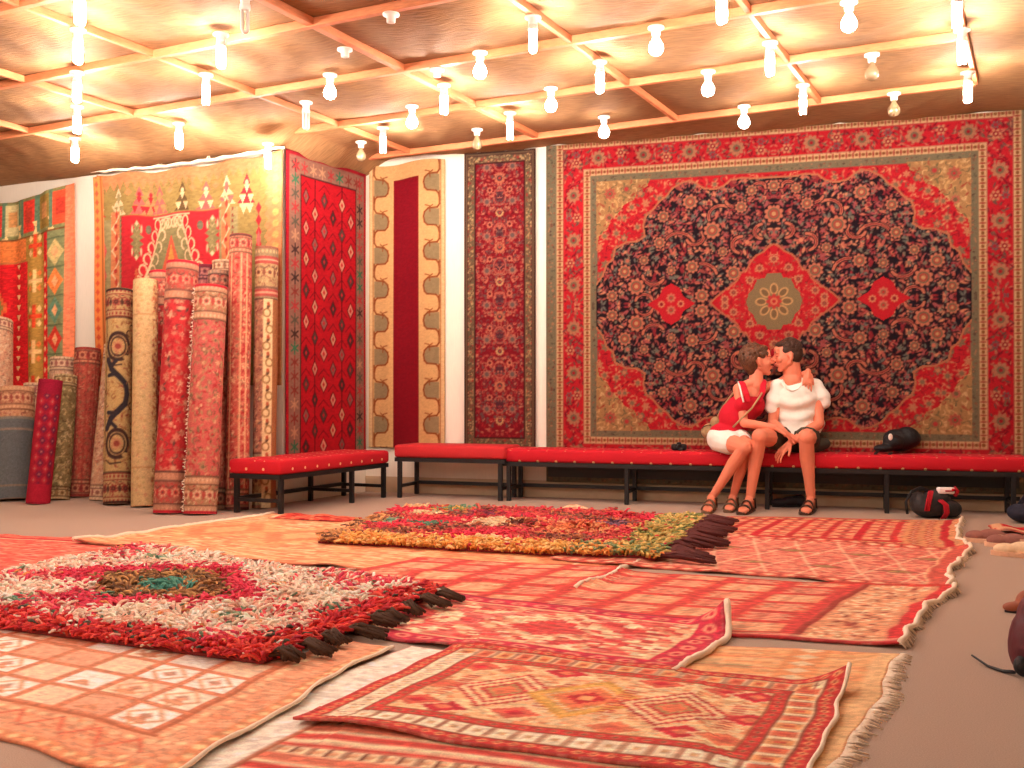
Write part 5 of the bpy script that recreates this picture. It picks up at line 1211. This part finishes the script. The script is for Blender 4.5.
def sandal(parent, g0, d, s_, L, ankle, w=.042, mt=None, sole=None):
    mb = MB(); n = 20; ring = []
    def outline(t): return w*(.78+.28*math.sin(min(1, t*1.05)*math.pi*.62)) if t < .9 else w*(1.02*math.sqrt(max(.04, 1-((t-.9)/.13)**2)))
    ts = np.linspace(0, 1, 13); pts = [(-.065+(L+.075)*t, outline(t)*(1 if t > .06 else .75)) for t in ts]
    rim = [(x, y) for x, y in pts]+[(x, -y) for x, y in reversed(pts)]; m = len(rim); V = []
    for z in (.002, .022): V += [g0+d*x+s_*y+Vector((0, 0, z)) for x, y in rim]
    mb.add(V, [tuple(range(m-1, -1, -1)), tuple(range(m, 2*m))]+[(i, (i+1) % m, m+(i+1) % m, m+i) for i in range(m)])
    o = mb.build('sandal', sole or LEA, parent, False)
    def strap(x, z, hw, tk=.006):
        b = MB(); P_ = [g0+d*x+s_*(hw*math.cos(R(a)))+Vector((0, 0, .018+(z-.018)*math.sin(R(a)))) for a in range(0, 181, 20)]
        for dx in (-.008, 0, .008): b.tube([p+d*dx for p in P_], tk, 6)
        b.build('strap', mt or LEA, o)
    strap(L*.70, .066, .046); strap(L*.40, .092, .043)
    b = MB(); A = Vector(ankle); 
    P_ = [Vector((A.x, A.y, .092))+d*(.040*math.cos(R(a)))+s_*(.040*math.sin(R(a))) for a in range(0, 361, 24)]
    b.tube(P_, .0075, 6); b.tube([g0-d*.03+s_*.036+Vector((0, 0, .02)), Vector((A.x, A.y, .09))+s_*.038], .007, 6); b.tube([g0-d*.03-s_*.036+Vector((0, 0, .02)), Vector((A.x, A.y, .09))-s_*.038], .007, 6)
    b.build('strap', mt or LEA, o)
    return o
def A_(px, py, Z): return atD(px, py, Z-.07 if Z > 8.0 else Z-.04)
# ---- man
man = empty('person', onZ(795, 503)); inv = Matrix.Translation(-man.location)
def adopt(o, root):
    pass
mpel = A_(796, 437, 8.20); mw = A_(796, 418, 8.21); mch = A_(795, 399, 8.22); mnk = A_(793, 380, 8.23)
mhc = A_(787.6, 356, 8.20)
body = MB(); FWD = -Vector((_f.x, _f.y, 0)).normalized(); RT = Vector((_r.x, _r.y, 0)); UP = Vector((0, 0, 1)); B3 = frame3(FWD, UP)
body.ball(mpel, (.16, .115, .11), B3, 18, 12); body.ball(mw, (.135, .10, .13), B3, 18, 12); body.ball(mch, (.165, .115, .15), B3, 18, 12)
msr, msl = A_(777.5, 387, 8.22), A_(815, 386.5, 8.24)
cap(body, msr, .056, msl, .056); cap(body, mnk-UP*.02, .076, mhc+Vector((.025, .02, -.05)), .064); cap(body, mnk+UP*.03, .052, msr+UP*.012, .040); cap(body, mnk+UP*.03, .052, msl+UP*.012, .040); cap(body, A_(785, 384, 8.24), .045, A_(804, 384, 8.25), .045)
Pm, Mm = head(body, mhc, Vector((-.95, -.28, -.10)), Vector((-.10, 0, 1)), 1.06)
body.ball(A_(792.5, 381, 8.19), (.070, .055, .062), B3, 14, 10)
# arms
mer, mwr = A_(772.5, 423, 8.15), A_(786, 434, 7.97); mel, mwl = A_(819, 424, 8.14), A_(790, 443, 7.93)
chain(body, [msr, msr.lerp(mer, .45), mer], [.052, .047, .038]); chain(body, [mer, mer.lerp(mwr, .35), mwr], [.038, .039, .026])
chain(body, [msl, msl.lerp(mel, .45), mel], [.054, .049, .040]); chain(body, [mel, mel.lerp(mwl, .35), mwl], [.040, .041, .026])
# thighs, shins
mhr, mhl = A_(783, 438, 8.18), A_(808, 438, 8.18); mkr, mkl = A_(759.5, 437, 7.84), A_(806.5, 438, 7.83); mar, mal = A_(750, 498, 7.93), A_(811, 499, 7.92)
for h_, k_, a_ in ((mhr, mkr, mar), (mhl, mkl, mal)):
    chain(body, [h_, h_.lerp(k_, .5), k_], [.088, .078, .060]); body.ball(k_+UP*.004+FWD*.006, .060, None, 14, 10)
    q = k_.lerp(a_, .32)-FWD*.022; chain(body, [k_-UP*.01, q, k_.lerp(a_, .65)-FWD*.008, a_], [.054, .056, .042, .033])
fr_ = foot(body, mar, A_(741, 514, 7.66)); fl_ = foot(body, mal, A_(804, 515, 7.64))
mbody = fuse(body, 'body', SKIN, None, .0065, 2)
hm = MB(); hand(hm, mwr, A_(800, 440, 7.93)-mwr, Vector((.2, .2, -1)), .18, 22, 5, -1); hand(hm, mwl, A_(772, 461, 7.9)-mwl, Vector((.4, .6, -.6)), .18, 18, 6, 1)
# hands are fused with the body surface
def fuse_all(parts, name, mt, parent, voxel, smooth, **k):
    mb = MB()
    for p in parts: mb.add(p.v, p.f)
    return fuse(mb, name, mt, parent, voxel, smooth, **k)
bpy.data.objects.remove(mbody)
def local(o, root):
    """keep world placement under a root that sits at the figure's base"""
    o.parent = root; o.matrix_parent_inverse = Matrix.Translation(-root.location); return o
tag(man, 'seated man in a white t-shirt and brown sandals, kissing the woman', 'person')
local(fuse_all([body, hm], 'body', SKIN, None, .0045, 2), man)
def wrinkle(c0, amp=.006, f=26, s=0):
    return lambda co: amp*(np.sin((co[:, 2]*f+3*np.sin(co[:, 0]*7+s)+2*np.sin(co[:, 1]*9)))*.6+.5*np.sin(co[:, 0]*f*.9+co[:, 2]*17+s))
sh = MB(); sh.ball(mpel+UP*.03-FWD*.01, (.172, .128, .10), B3, 18, 12); sh.ball(mw, (.152, .120, .16), B3, 18, 12); sh.ball(mch-UP*.01+FWD*.006, (.176, .134, .15), B3, 18, 12); sh.ball(mw.lerp(mpel, .5), (.16, .126, .12), B3, 18, 12); cap(sh, mnk-UP*.005, .070, msr+UP*.006, .052); cap(sh, mnk-UP*.005, .070, msl+UP*.006, .052)
cap(sh, msr-UP*.004, .064, msl-UP*.004, .064)
cap(sh, msr, .058, msr.lerp(mer, .52)-RT*.012, .068); cap(sh, msl, .060, msl.lerp(mel, .36)+RT*.04, .072)
cap(sh, msl.lerp(mel, .3)+RT*.0, .06, A_(819, 428, 8.26), .035); cap(sh, A_(808, 420, 8.24), .07, A_(818, 430, 8.26), .04)
local(fuse(sh, 'shirt', SHIRT, None, .008, 7, lambda co: .0085*np.sin((co[:, 2]*55+2.2*np.sin(co[:, 0]*11)+1.5*np.sin(co[:, 1]*8)))*np.clip((.98-co[:, 2])/.2, .25, 1)+.004*np.sin(co[:, 0]*40+co[:, 2]*25)), man)
# neckline rib
nb = MB(); nr = [A_(782, 377.5, 8.24), A_(783, 383, 8.14), A_(786.5, 388.5, 8.105), A_(792, 391, 8.10), A_(798, 389, 8.105), A_(802.5, 383, 8.14), A_(804, 377.5, 8.24)]; nb.tube(nr, .008, 8)
nr_ = [mnk+RT*(.082*math.cos(R(a)))+FWD*(.088*math.sin(R(a))+.004)+UP*(.030-.058*max(0, math.sin(R(a)))) for a in range(0, 361, 15)]; local(nb.build('collar', SHIRT), man)
st = MB(); st.ball(mpel-UP*.01, (.178, .13, .115), B3, 18, 12)
for h_, k_ in ((mhr, mkr), (mhl, mkl)): cap(st, h_, .098, h_.lerp(k_, .50), .090)
cap(st, A_(800, 447, 8.15), .07, A_(824, 444, 8.2), .05)
local(fuse(st, 'shorts', SHORTSD, None, .008, 3, wrinkle(mpel, .004, 30, 2)), man)
hr = MB()
def mel_(f, sd, u, rf, rs, ru): hr.ball(Pm(f, sd, u), (rs*1.06, rf*1.06, ru*1.06), Mm, 20, 14)
mel_(-.020, 0, .042, .088, .0765, .080); mel_(.012, 0, .038, .052, .0745, .052); mel_(-.045, 0, .01, .066, .073, .075); mel_(.030, 0, .088, .052, .056, .026)
hair_locks(hr, Pm, Mm, 1.0, random.Random(3), 260, (-.02, 0, .05, .088, .077, .08), .018, .006, lambda v: v[2] > .25 or v[0] < -.25)
local(fuse(hr, 'hair', HAIRM, None, .0045, 1), man)
def face(P, s_, root, brow):
    for q in (-1, 1):
        b = MB(); b.tube([P(.086, q*.012, .030), P(.088, q*.026, .035), P(.076, q*.042, .031)], [.0028, .0038, .002], 6); local(b.build('eyebrow', brow), root)
        b = MB(); b.ball(P(.0775, q*.029, .010), (.013*s_, .008*s_, .0075*s_), None, 12, 8); local(b.build('eyelid', SKIN), root)
        b = MB(); b.tube([P(.086, q*.018, .006), P(.087, q*.028, .003), P(.079, q*.040, .005)], .0016, 5); local(b.build('eyelashes', DARK), root)
    b = MB(); b.tube([P(.092, -.02, -.054), P(.1015, -.006, -.0515), P(.1015, .006, -.0515), P(.092, .02, -.054)], [.002, .005, .005, .002], 8); b.tube([P(.090, -.018, -.0575), P(.0995, 0, -.061), P(.090, .018, -.0575)], [.002, .0058, .002], 8); local(b.build('lips', LIPS), root)
face(Pm, 1.06, man, DARK)
sm = MB()
for (g0, d, s_, L), a_ in ((fr_, mar), (fl_, mal)):
    o = sandal(None, g0, d, s_, L, a_); local(o, man)

# ---- woman
wom = empty('person', onZ(727, 503)); tag(wom, 'seated woman in a red tank top and white shorts with one arm round the man', 'person')
wpel = A_(727, 436, 8.20); ww = A_(736, 416, 8.20); wch = A_(748, 401, 8.20); wnk = A_(756, 384, 8.20); whc = A_(757.9, 361, 8.21)
wb = MB(); BW = frame3((FWD+RT*.45), UP)
wb.ball(wpel, (.15, .12, .105), BW, 18, 12); wb.ball(ww, (.125, .095, .13), BW, 18, 12); wb.ball(wch, (.125, .098, .125), BW, 18, 12)
wsr, wsl = A_(738.5, 389, 8.16), A_(767, 387, 8.27)
cap(wb, wsr, .044, wsl, .044); cap(wb, wnk-UP*.02, .056, whc+Vector((-.012, .0, -.055)), .052); cap(wb, wnk+UP*.02, .04, wsr+UP*.01, .034); cap(wb, wnk+UP*.02, .04, wsl+UP*.01, .034); cap(wb, A_(748, 387, 8.19), .036, A_(762, 386, 8.24), .036)
for o in (A_(742.5, 404, 8.10), A_(757.5, 404, 8.14)): wb.ball(o-FWD*.02, (.050, .044, .050), BW, 14, 10)
Pw, Mw = head(wb, whc, Vector((.93, .30, .10)), Vector((-.12, 0, 1)), 1.07, True)
wer, wwr = A_(744, 423, 8.08), A_(776, 427.5, 7.93); wel, wwl = A_(789, 381, 8.345), A_(808, 372.5, 8.155)
chain(wb, [wsr, wsr.lerp(wer, .45), wer], [.044, .040, .033]); chain(wb, [wer, wer.lerp(wwr, .3), wwr], [.034, .034, .022])
chain(wb, [wsl, wsl.lerp(wel, .45), wel], [.044, .040, .033]); chain(wb, [wel, wel.lerp(wwl, .3), wwl], [.033, .033, .023])
whr, whl = A_(719, 439, 8.20), A_(735, 439, 8.22); wkr, wkl = A_(744.5, 448, 7.84), A_(748, 446, 7.93); war, wal = A_(711.5, 498, 7.97), A_(733, 497, 8.05)
for h_, k_, a_ in ((whr, wkr, war), (whl, wkl, wal)):
    chain(wb, [h_, h_.lerp(k_, .5), k_], [.086, .074, .054]); wb.ball(k_, .053, None, 14, 10)
    q = k_.lerp(a_, .32)-FWD*.02; chain(wb, [k_, q, k_.lerp(a_, .68)-FWD*.006, a_], [.049, .050, .036, .028])
f1 = foot(wb, war, A_(706, 509, 7.73), .032); f2 = foot(wb, wal, A_(728, 507, 7.80), .032)
hand(wb, wwr, A_(797, 440, 7.88)-wwr, Vector((.1, .2, -1)), .17, 20, 6, 1); hand(wb, wwl, Vector((-.05, -.30, -1)), Vector((-.35, .8, -.2)), .165, 20, 6, 1, 30)
local(fuse(wb, 'body', SKIN, None, .0045, 2), wom)
tp = MB(); tp.ball(ww-UP*.01, (.145, .110, .135), BW, 18, 12); tp.ball(wch-UP*.03, (.142, .114, .11), BW, 18, 12); tp.ball(ww.lerp(wch, .5)-UP*.01, (.143, .112, .12), BW, 18, 12); tp.ball(wpel+UP*.04, (.14, .118, .07), BW, 18, 12)
for o in (A_(742.5, 405, 8.10), A_(757.5, 405, 8.14)): tp.ball(o-FWD*.008, (.066, .056, .064), BW, 14, 10)
local(fuse(tp, 'tank_top', REDTOP, None, .007, 7, wrinkle(wch, .003, 30, 1)), wom)
for a, m_, c in ((A_(742, 386.5, 8.15), A_(745.5, 394, 8.085), A_(748, 402, 8.065)), (A_(763, 384.5, 8.20), A_(761.5, 393, 8.12), A_(758, 402, 8.08))):
    b = MB()
    for dx in (-.014, 0, .014): b.tube([a+RT*dx+UP*.035-FWD*.03, a+RT*dx+UP*.022+FWD*.02, m_+RT*dx+FWD*.03, c+RT*dx+FWD*.01], .0105, 7)
    local(fuse(b, 'shoulder_strap', REDTOP, None, .005, 2), wom)
b = MB(); b.tube([A_(739, 383.5, 8.17)+UP*.012-FWD*.02, A_(739.5, 385.5, 8.11), A_(741.5, 394, 8.055), A_(743.5, 402, 8.03)], .007, 7); local(b.build('undershirt_strap', SHIRT), wom)
ws = MB(); ws.ball(wpel-UP*.01, (.165, .132, .105), BW, 18, 12)
for h_, k_ in ((whr, wkr), (whl, wkl)): cap(ws, h_, .10, h_.lerp(k_, .42), .094)
local(fuse(ws, 'shorts', SHORTSW, None, .007, 3, wrinkle(wpel, .003, 34, 4)), wom)
hw = MB()
def wel_(f, sd, u, rf, rs, ru): hw.ball(Pw(f, sd, u), (rs, rf, ru), Mw, 20, 14)
wel_(-.028, 0, .045, .094, .088, .082); wel_(-.055, 0, -.01, .066, .078, .082); wel_(.03, 0, .086, .055, .062, .032); wel_(-.055, 0, -.065, .034, .052, .042)
for q in (-1, 1): wel_(.022, q*.064, .04, .028, .017, .032)
hair_locks(hw, Pw, Mw, 1.0, random.Random(5), 420, (-.03, 0, .035, .098, .09, .092), .042, .0085, lambda v: v[2] > .3 or v[0] < -.1)
local(fuse(hw, 'hair', HAIRW, None, .0045, 1), wom)
face(Pw, 1.0, wom, DARK)
SW = mat('grey_brown_sandal_leather', (112, 84, 62), .7, .15, 60, .2)
for (g0, d, s_, L), a_ in ((f1, war), (f2, wal)):
    local(sandal(None, g0, d, s_, L, a_, .038, SW, SW), wom)
# shoulder bag
BEI = mat('beige_canvas', (176, 146, 104), .9, .12, 120, .3)
bg = MB(); cb = A_(711, 431, 8.40); bg.ball(cb+UP*.0, (.085, .05, .065), BW, 18, 12); bg.ball(cb+A_(716, 423, 8.36)-A_(711, 431, 8.40), (.05, .045, .05), BW)
bag = empty('shoulder_bag', (cb.x, cb.y, SH)); tag(bag, 'beige canvas shoulder bag resting on the bench behind the woman', 'bag')
local(fuse(bg, 'pouch', BEI, None, .007, 2, wrinkle(cb, .004, 40, 1)), bag)
b = MB(); b.tube([A_(714, 424, 8.36), A_(722, 408, 8.32), A_(733, 393, 8.27), A_(752, 383.5, 8.30), A_(765, 382.5, 8.27), A_(766, 386, 8.20), A_(760, 396, 8.04), A_(752, 408, 8.03), A_(740, 420, 8.07), A_(733, 427, 8.09)], .0075, 7); local(b.build('strap', BEI), bag)
b = MB(); b.tube([cb+RT*.08*math.cos(R(a))+FWD*.05+UP*(.02+.03*math.sin(R(a))) for a in range(0, 181, 30)], .004, 5); local(b.build('flap_seam', LEA), bag)

# ------------------------------------------------------------------ things left about
def blob(name, label, cat, parts, mt, vox=.006, wr=.004, sm=2):
    mb = MB()
    for (c, r3) in parts: mb.ball(c, r3, B3, 16, 10)
    o = fuse(mb, name, mt, None, vox, sm, wrinkle(None, wr, 40, 1)); tag(o, label, cat); return o
def child(o, p): o.parent = p; return o
# black bag on the bench
zb = SH
def onB(px, py, Z): return atD(px, py-1, Z)
b1 = blob('waist_bag', 'black waist bag with two dangling straps on the bench, right of the couple', 'bag',
    [(onB(900, 441, 7.98), (.135, .085, .085)), (onB(907, 439, 7.98), (.10, .08, .085)), (onB(884, 449, 7.93), (.075, .07, .032)), (onB(893, 443, 7.93), (.08, .07, .06))], BLK)
mb = MB(); mb.ball(onB(890.5, 438, 7.86), (.017, .008, .026), B3); child(mb.build('badge', M['white']), b1)
mb = MB(); mb.ball(onB(896, 441.5, 7.875), (.012, .006, .014), B3); child(mb.build('toggle', mat('orange_plastic', (206, 90, 60), .5)), b1)
for (pa, pb, pc) in (((878, 451, 7.90), (874, 457, 7.80), (874, 469, 7.80)), ((891, 453, 7.90), (889, 459, 7.79), (887, 470, 7.79))):
    mb = MB(); q = [A_(*pa), A_(pa[0]-2, pa[1]+2, 7.83), A_(*pb), A_(*pc)]
    for dx in (-.008, 0, .008): mb.tube([p+RT*dx for p in q], .005, 6)
    child(mb.build('strap', BLK), b1)
# backpack in front of the bench
c0 = onZ(932, 519); bk = empty('backpack', c0+Vector((0, .12, 0))); tag(bk, 'small dark backpack with red webbing on the floor under the bench', 'bag')
GRY = mat('dark_grey_nylon', (44, 38, 38), .7, .15, 80, .3); RW = mat('red_webbing', (180, 16, 34), .8, .1, 90, .1)
Zk = (c0-CAM).dot(_f)+.13
mb = MB(); 
for (px, py, r3) in ((928, 506, (.13, .11, .085)), (945, 508, (.12, .11, .07)), (920, 503, (.07, .09, .085)), (935, 499, (.11, .09, .07))): mb.ball(A_(px, py, Zk), r3, B3, 16, 10)
def flatten(o):
    n = len(o.data.vertices); co = np.empty(n*3, np.float32); o.data.vertices.foreach_get('co', co); co[2::3] = np.maximum(co[2::3], .004); o.data.vertices.foreach_set('co', co); o.data.update(); return o
local(flatten(fuse(mb, 'pack_body', GRY, None, .007, 2, wrinkle(None, .005, 40, 2))), bk)
mb = MB(); 
for dx in (-.012, -.004, .004, .012): mb.tube([A_(907.5+dx*60, 514, Zk-.05), A_(906+dx*60, 502, Zk-.04), A_(911, 492+dx*90, Zk-.03), A_(920, 488+dx*90, Zk-.02), A_(930, 491+dx*60, Zk)], .006, 6)
local(mb.build('shoulder_strap', BLK), bk)
for pts in ([(931, 491), (929, 500), (927, 511)], [(940, 500), (946, 505), (947, 513), (943, 519)]):
    mb = MB()
    for dx in (-.012, 0, .012): mb.tube([A_(x, y, Zk-.115+(.02 if k == 0 else 0)-(.0 if y < 515 else -.03))+RT*dx for k, (x, y) in enumerate(pts)], .0085, 6)
    local(mb.build('webbing', RW), bk)
mb = MB(); mb.box((0, 0, 0), (.115, .05, .045), M=Matrix.Translation(A_(945.5, 490.5, Zk-.05)) @ B3.to_4x4(), bev=.008); local(mb.build('white_pouch', mat('white_label_cloth', (250, 236, 230), .7)), bk)
mb = MB(); mb.box((0, 0, 0), (.05, .006, .008), M=Matrix.Translation(A_(949, 491, Zk-.08)) @ B3.to_4x4()); mb.box((0, 0, 0), (.03, .006, .02), M=Matrix.Translation(A_(954, 490, Zk-.078)) @ B3.to_4x4()); local(mb.build('pouch_print', RW), bk)
mb = MB(); mb.tube([A_(954, 487.5, Zk-.05), A_(957.5, 491, Zk-.05), A_(955, 496, Zk-.06)], .014, 7); local(mb.build('pouch_piping', RW), bk)
# camera pouch
cc = atD(679, 447.5, 8.36); mb = MB(); mb.box((0, 0, 0), (.12, .06, .05), M=Matrix.Translation(Vector((cc.x, cc.y, SH+.027))) @ B3.to_4x4(), bev=.012); cp = mb.build('compact_camera', BLK); tag(cp, 'small black camera lying on the bench left of the woman', 'camera')
mb = MB(); mb.lathe([(.024, 0), (.026, .03), (.02, .034), (.019, .028)], 16, Matrix.Translation(Vector((cc.x, cc.y, SH+.027))+FWD*.03) @ (frame3(UP, FWD).to_4x4())); child(mb.build('lens', BLK), cp)
mb = MB(); mb.box((0, 0, 0), (.035, .03, .016), M=Matrix.Translation(Vector((cc.x, cc.y, SH+.058))) @ B3.to_4x4(), bev=.005); child(mb.build('viewfinder_hump', BLK), cp)
# dark shoes below the bench
def shoe(px, py, ang, L, mt, sole, label, cat='shoe', low=False, group=None, h=.075):
    g0 = onZ(px, py); d = Vector((math.cos(ang), math.sin(ang), 0)); s_ = Vector((-d.y, d.x, 0)); Mx = Matrix((d, s_, UP)).transposed(); mb = MB()
    mb.ball(g0+d*L*.28+UP*.035, (L*.24, .042, .035), Mx, 14, 9); mb.ball(g0-d*L*.05+UP*.045, (L*.3, .036, .04), Mx, 14, 9); mb.ball(g0-d*L*.32+UP*(.05 if not low else .03), (L*.18, .034, h*.62 if not low else .03), Mx, 14, 9)
    o = flatten(fuse(mb, 'shoe', mt, None, .006, 2)); tag(o, label, cat, group)
    sb = MB(); n = 22; V = []
    for z in (.001, .016 if not low else .026):
        for k in range(n):
            a = 2*math.pi*k/n; x = L*(.5 if not low else .56)*math.cos(a); y = (.040 if not low else .050)*math.sin(a)*(1+.12*math.cos(a)); V.append(g0+d*x+s_*y+UP*z)
    sb.add(V, [tuple(range(n-1, -1, -1)), tuple(range(n, 2*n))]+[(i, (i+1) % n, n+(i+1) % n, n+i) for i in range(n)]); child(sb.build('sole', sole, None, False), o)
    ob = MB(); ob.tube([g0-d*L*.25+d*(L*.17*math.cos(R(a)))+s_*(.028*math.sin(R(a)))+UP*(.078 if not low else .052) for a in range(0, 361, 30)], .006, 6, False); child(ob.build('collar', sole), o)
    return o
DSH = mat('dark_shoe_leather', (34, 28, 34), .6, .15, 50, .2)
shoe(789, 507, R(200), .27, DSH, BLK, 'dark shoe under the bench between the feet of the man, left one', group=None)
shoe(800, 505, R(215), .27, DSH, BLK, 'dark shoe under the bench partly behind the right sandal of the man')
MSL = mat('mauve_brown_suede', (150, 96, 84), .85, .1, 60, .2); PSL = mat('pale_pink_suede', (226, 176, 142), .85, .1, 60, .2); BSL = mat('brown_suede', (110, 62, 50), .85, .15, 60, .2)
shoe(990, 543, R(160), .27, MSL, PSL, 'brown slipper with a pale sole at the right edge, farthest of three', low=True)
shoe(1012, 548, R(158), .27, MSL, PSL, 'brown slipper with a pale sole, between two others at the right edge', low=True)
shoe(1022, 557, R(165), .28, mat('cream_suede', (240, 206, 166), .85, .1, 60, .2), PSL, 'cream slipper nearest the viewer of three at the right edge', low=True)
# folded red cloth and dark bag beyond the slippers
cv = Cv(.5, .22, .012, (196, 30, 40)); cv.rect(0, .5, 0, .03, (240, 196, 150)); cv.rect(.0, .07, 0, .22, (226, 170, 130)); 
X, Y = np.meshgrid(cv.x, cv.y); q0 = np.array(onZ(997, 535)); P = q0+X[..., None]*np.array([1, .12, 0])+Y[..., None]*np.array([-.12, 1, 0]); P[..., 2] = .03+.012*np.sin(X*26)+.008*np.sin(Y*40); P[..., 2] = np.maximum(P[..., 2], .012)
tag(sheet('folded_cloth', P, cv.a, KILIM, None, (0, 0, -.012)), 'small red cloth with a pale edge folded on the floor beyond the slippers', 'cloth')
q = onZ(1026, 524); NV = mat('dark_navy_cloth', (34, 34, 50), .8, .15, 60, .2)
o = blob('cloth_bag', 'dark navy bag on the floor at the right edge beside the bench', 'bag', [(q+UP*.07+Vector((.0, .06, 0)), (.11, .11, .07)), (q+UP*.12+Vector((.06, .09, 0)), (.09, .09, .07))], NV); flatten(o)
mb = MB(); mb.tube([q+Vector((-.04, .04, .13)), q+Vector((.0, .05, .19)), q+Vector((.06, .06, .18))], .008, 6); child(mb.build('handle', NV), o)
# maroon bag cut by the right edge, with a trailing strap
MAR = mat('dark_maroon_leather', (84, 24, 34), .55, .2, 40, .2)
q = onZ(1030, 677); q2 = Vector((q.x, q.y, 0))
rb = empty('travel_bag', q2); tag(rb, 'dark maroon bag cut off by the right edge, with a strap trailing on the floor', 'bag')
mb = MB(); Mx = B3
mb.ball(q2+UP*.10, (.055, .09, .11), Mx, 16, 10); mb.ball(q2+UP*.17+RT*.03, (.06, .09, .10), Mx, 16, 10); mb.ball(q2+UP*.05+RT*.05, (.09, .11, .05), Mx, 16, 10); mb.ball(q2+UP*.05+RT*.15, (.12, .12, .06), Mx, 16, 10)
local(flatten(fuse(mb, 'bag_body', MAR, None, .006, 2, wrinkle(None, .003, 40, 2))), rb)
mb = MB(); mb.ball(q2+UP*.045-RT*.035+FWD*.04, (.035, .03, .035), Mx); mb.ball(q2+UP*.035+RT*.0+FWD*.06, (.05, .03, .03), Mx); local(flatten(fuse(mb, 'side_pocket', BLK, None, .005, 2)), rb)
mb = MB(); a = onZ(1014, 676); b = onZ(972, 662)
for dx in (-.006, 0, .006): mb.tube([a+UP*.012+FWD*dx, onZ(1003, 673)+UP*.006+FWD*dx, onZ(988, 668)+UP*.006+FWD*dx*.8, b+UP*.022+FWD*dx*.3], [.005, .0045, .004, .003], 6)
local(mb.build('trailing_strap', BLK), rb)
BL = mat('brown_leather_light', (150, 80, 52), .6, .15, 40, .2)
g1 = onZ(1016, 612); mb = MB(); mb.ball(g1+UP*.02, (.055, .035, .022), B3); mb.ball(g1+RT*.05+UP*.04, (.05, .04, .05), B3); o = flatten(fuse(mb, 'shoe', BL, None, .005, 2)); tag(o, 'brown leather shoe toe at the right edge above the maroon bag', 'shoe')
mb = MB(); mb.tube([g1-RT*.045+UP*.006, g1+FWD*.035+UP*.006, g1+RT*.08+FWD*.04+UP*.006], .006, 6); child(mb.build('sole', DSH), o)
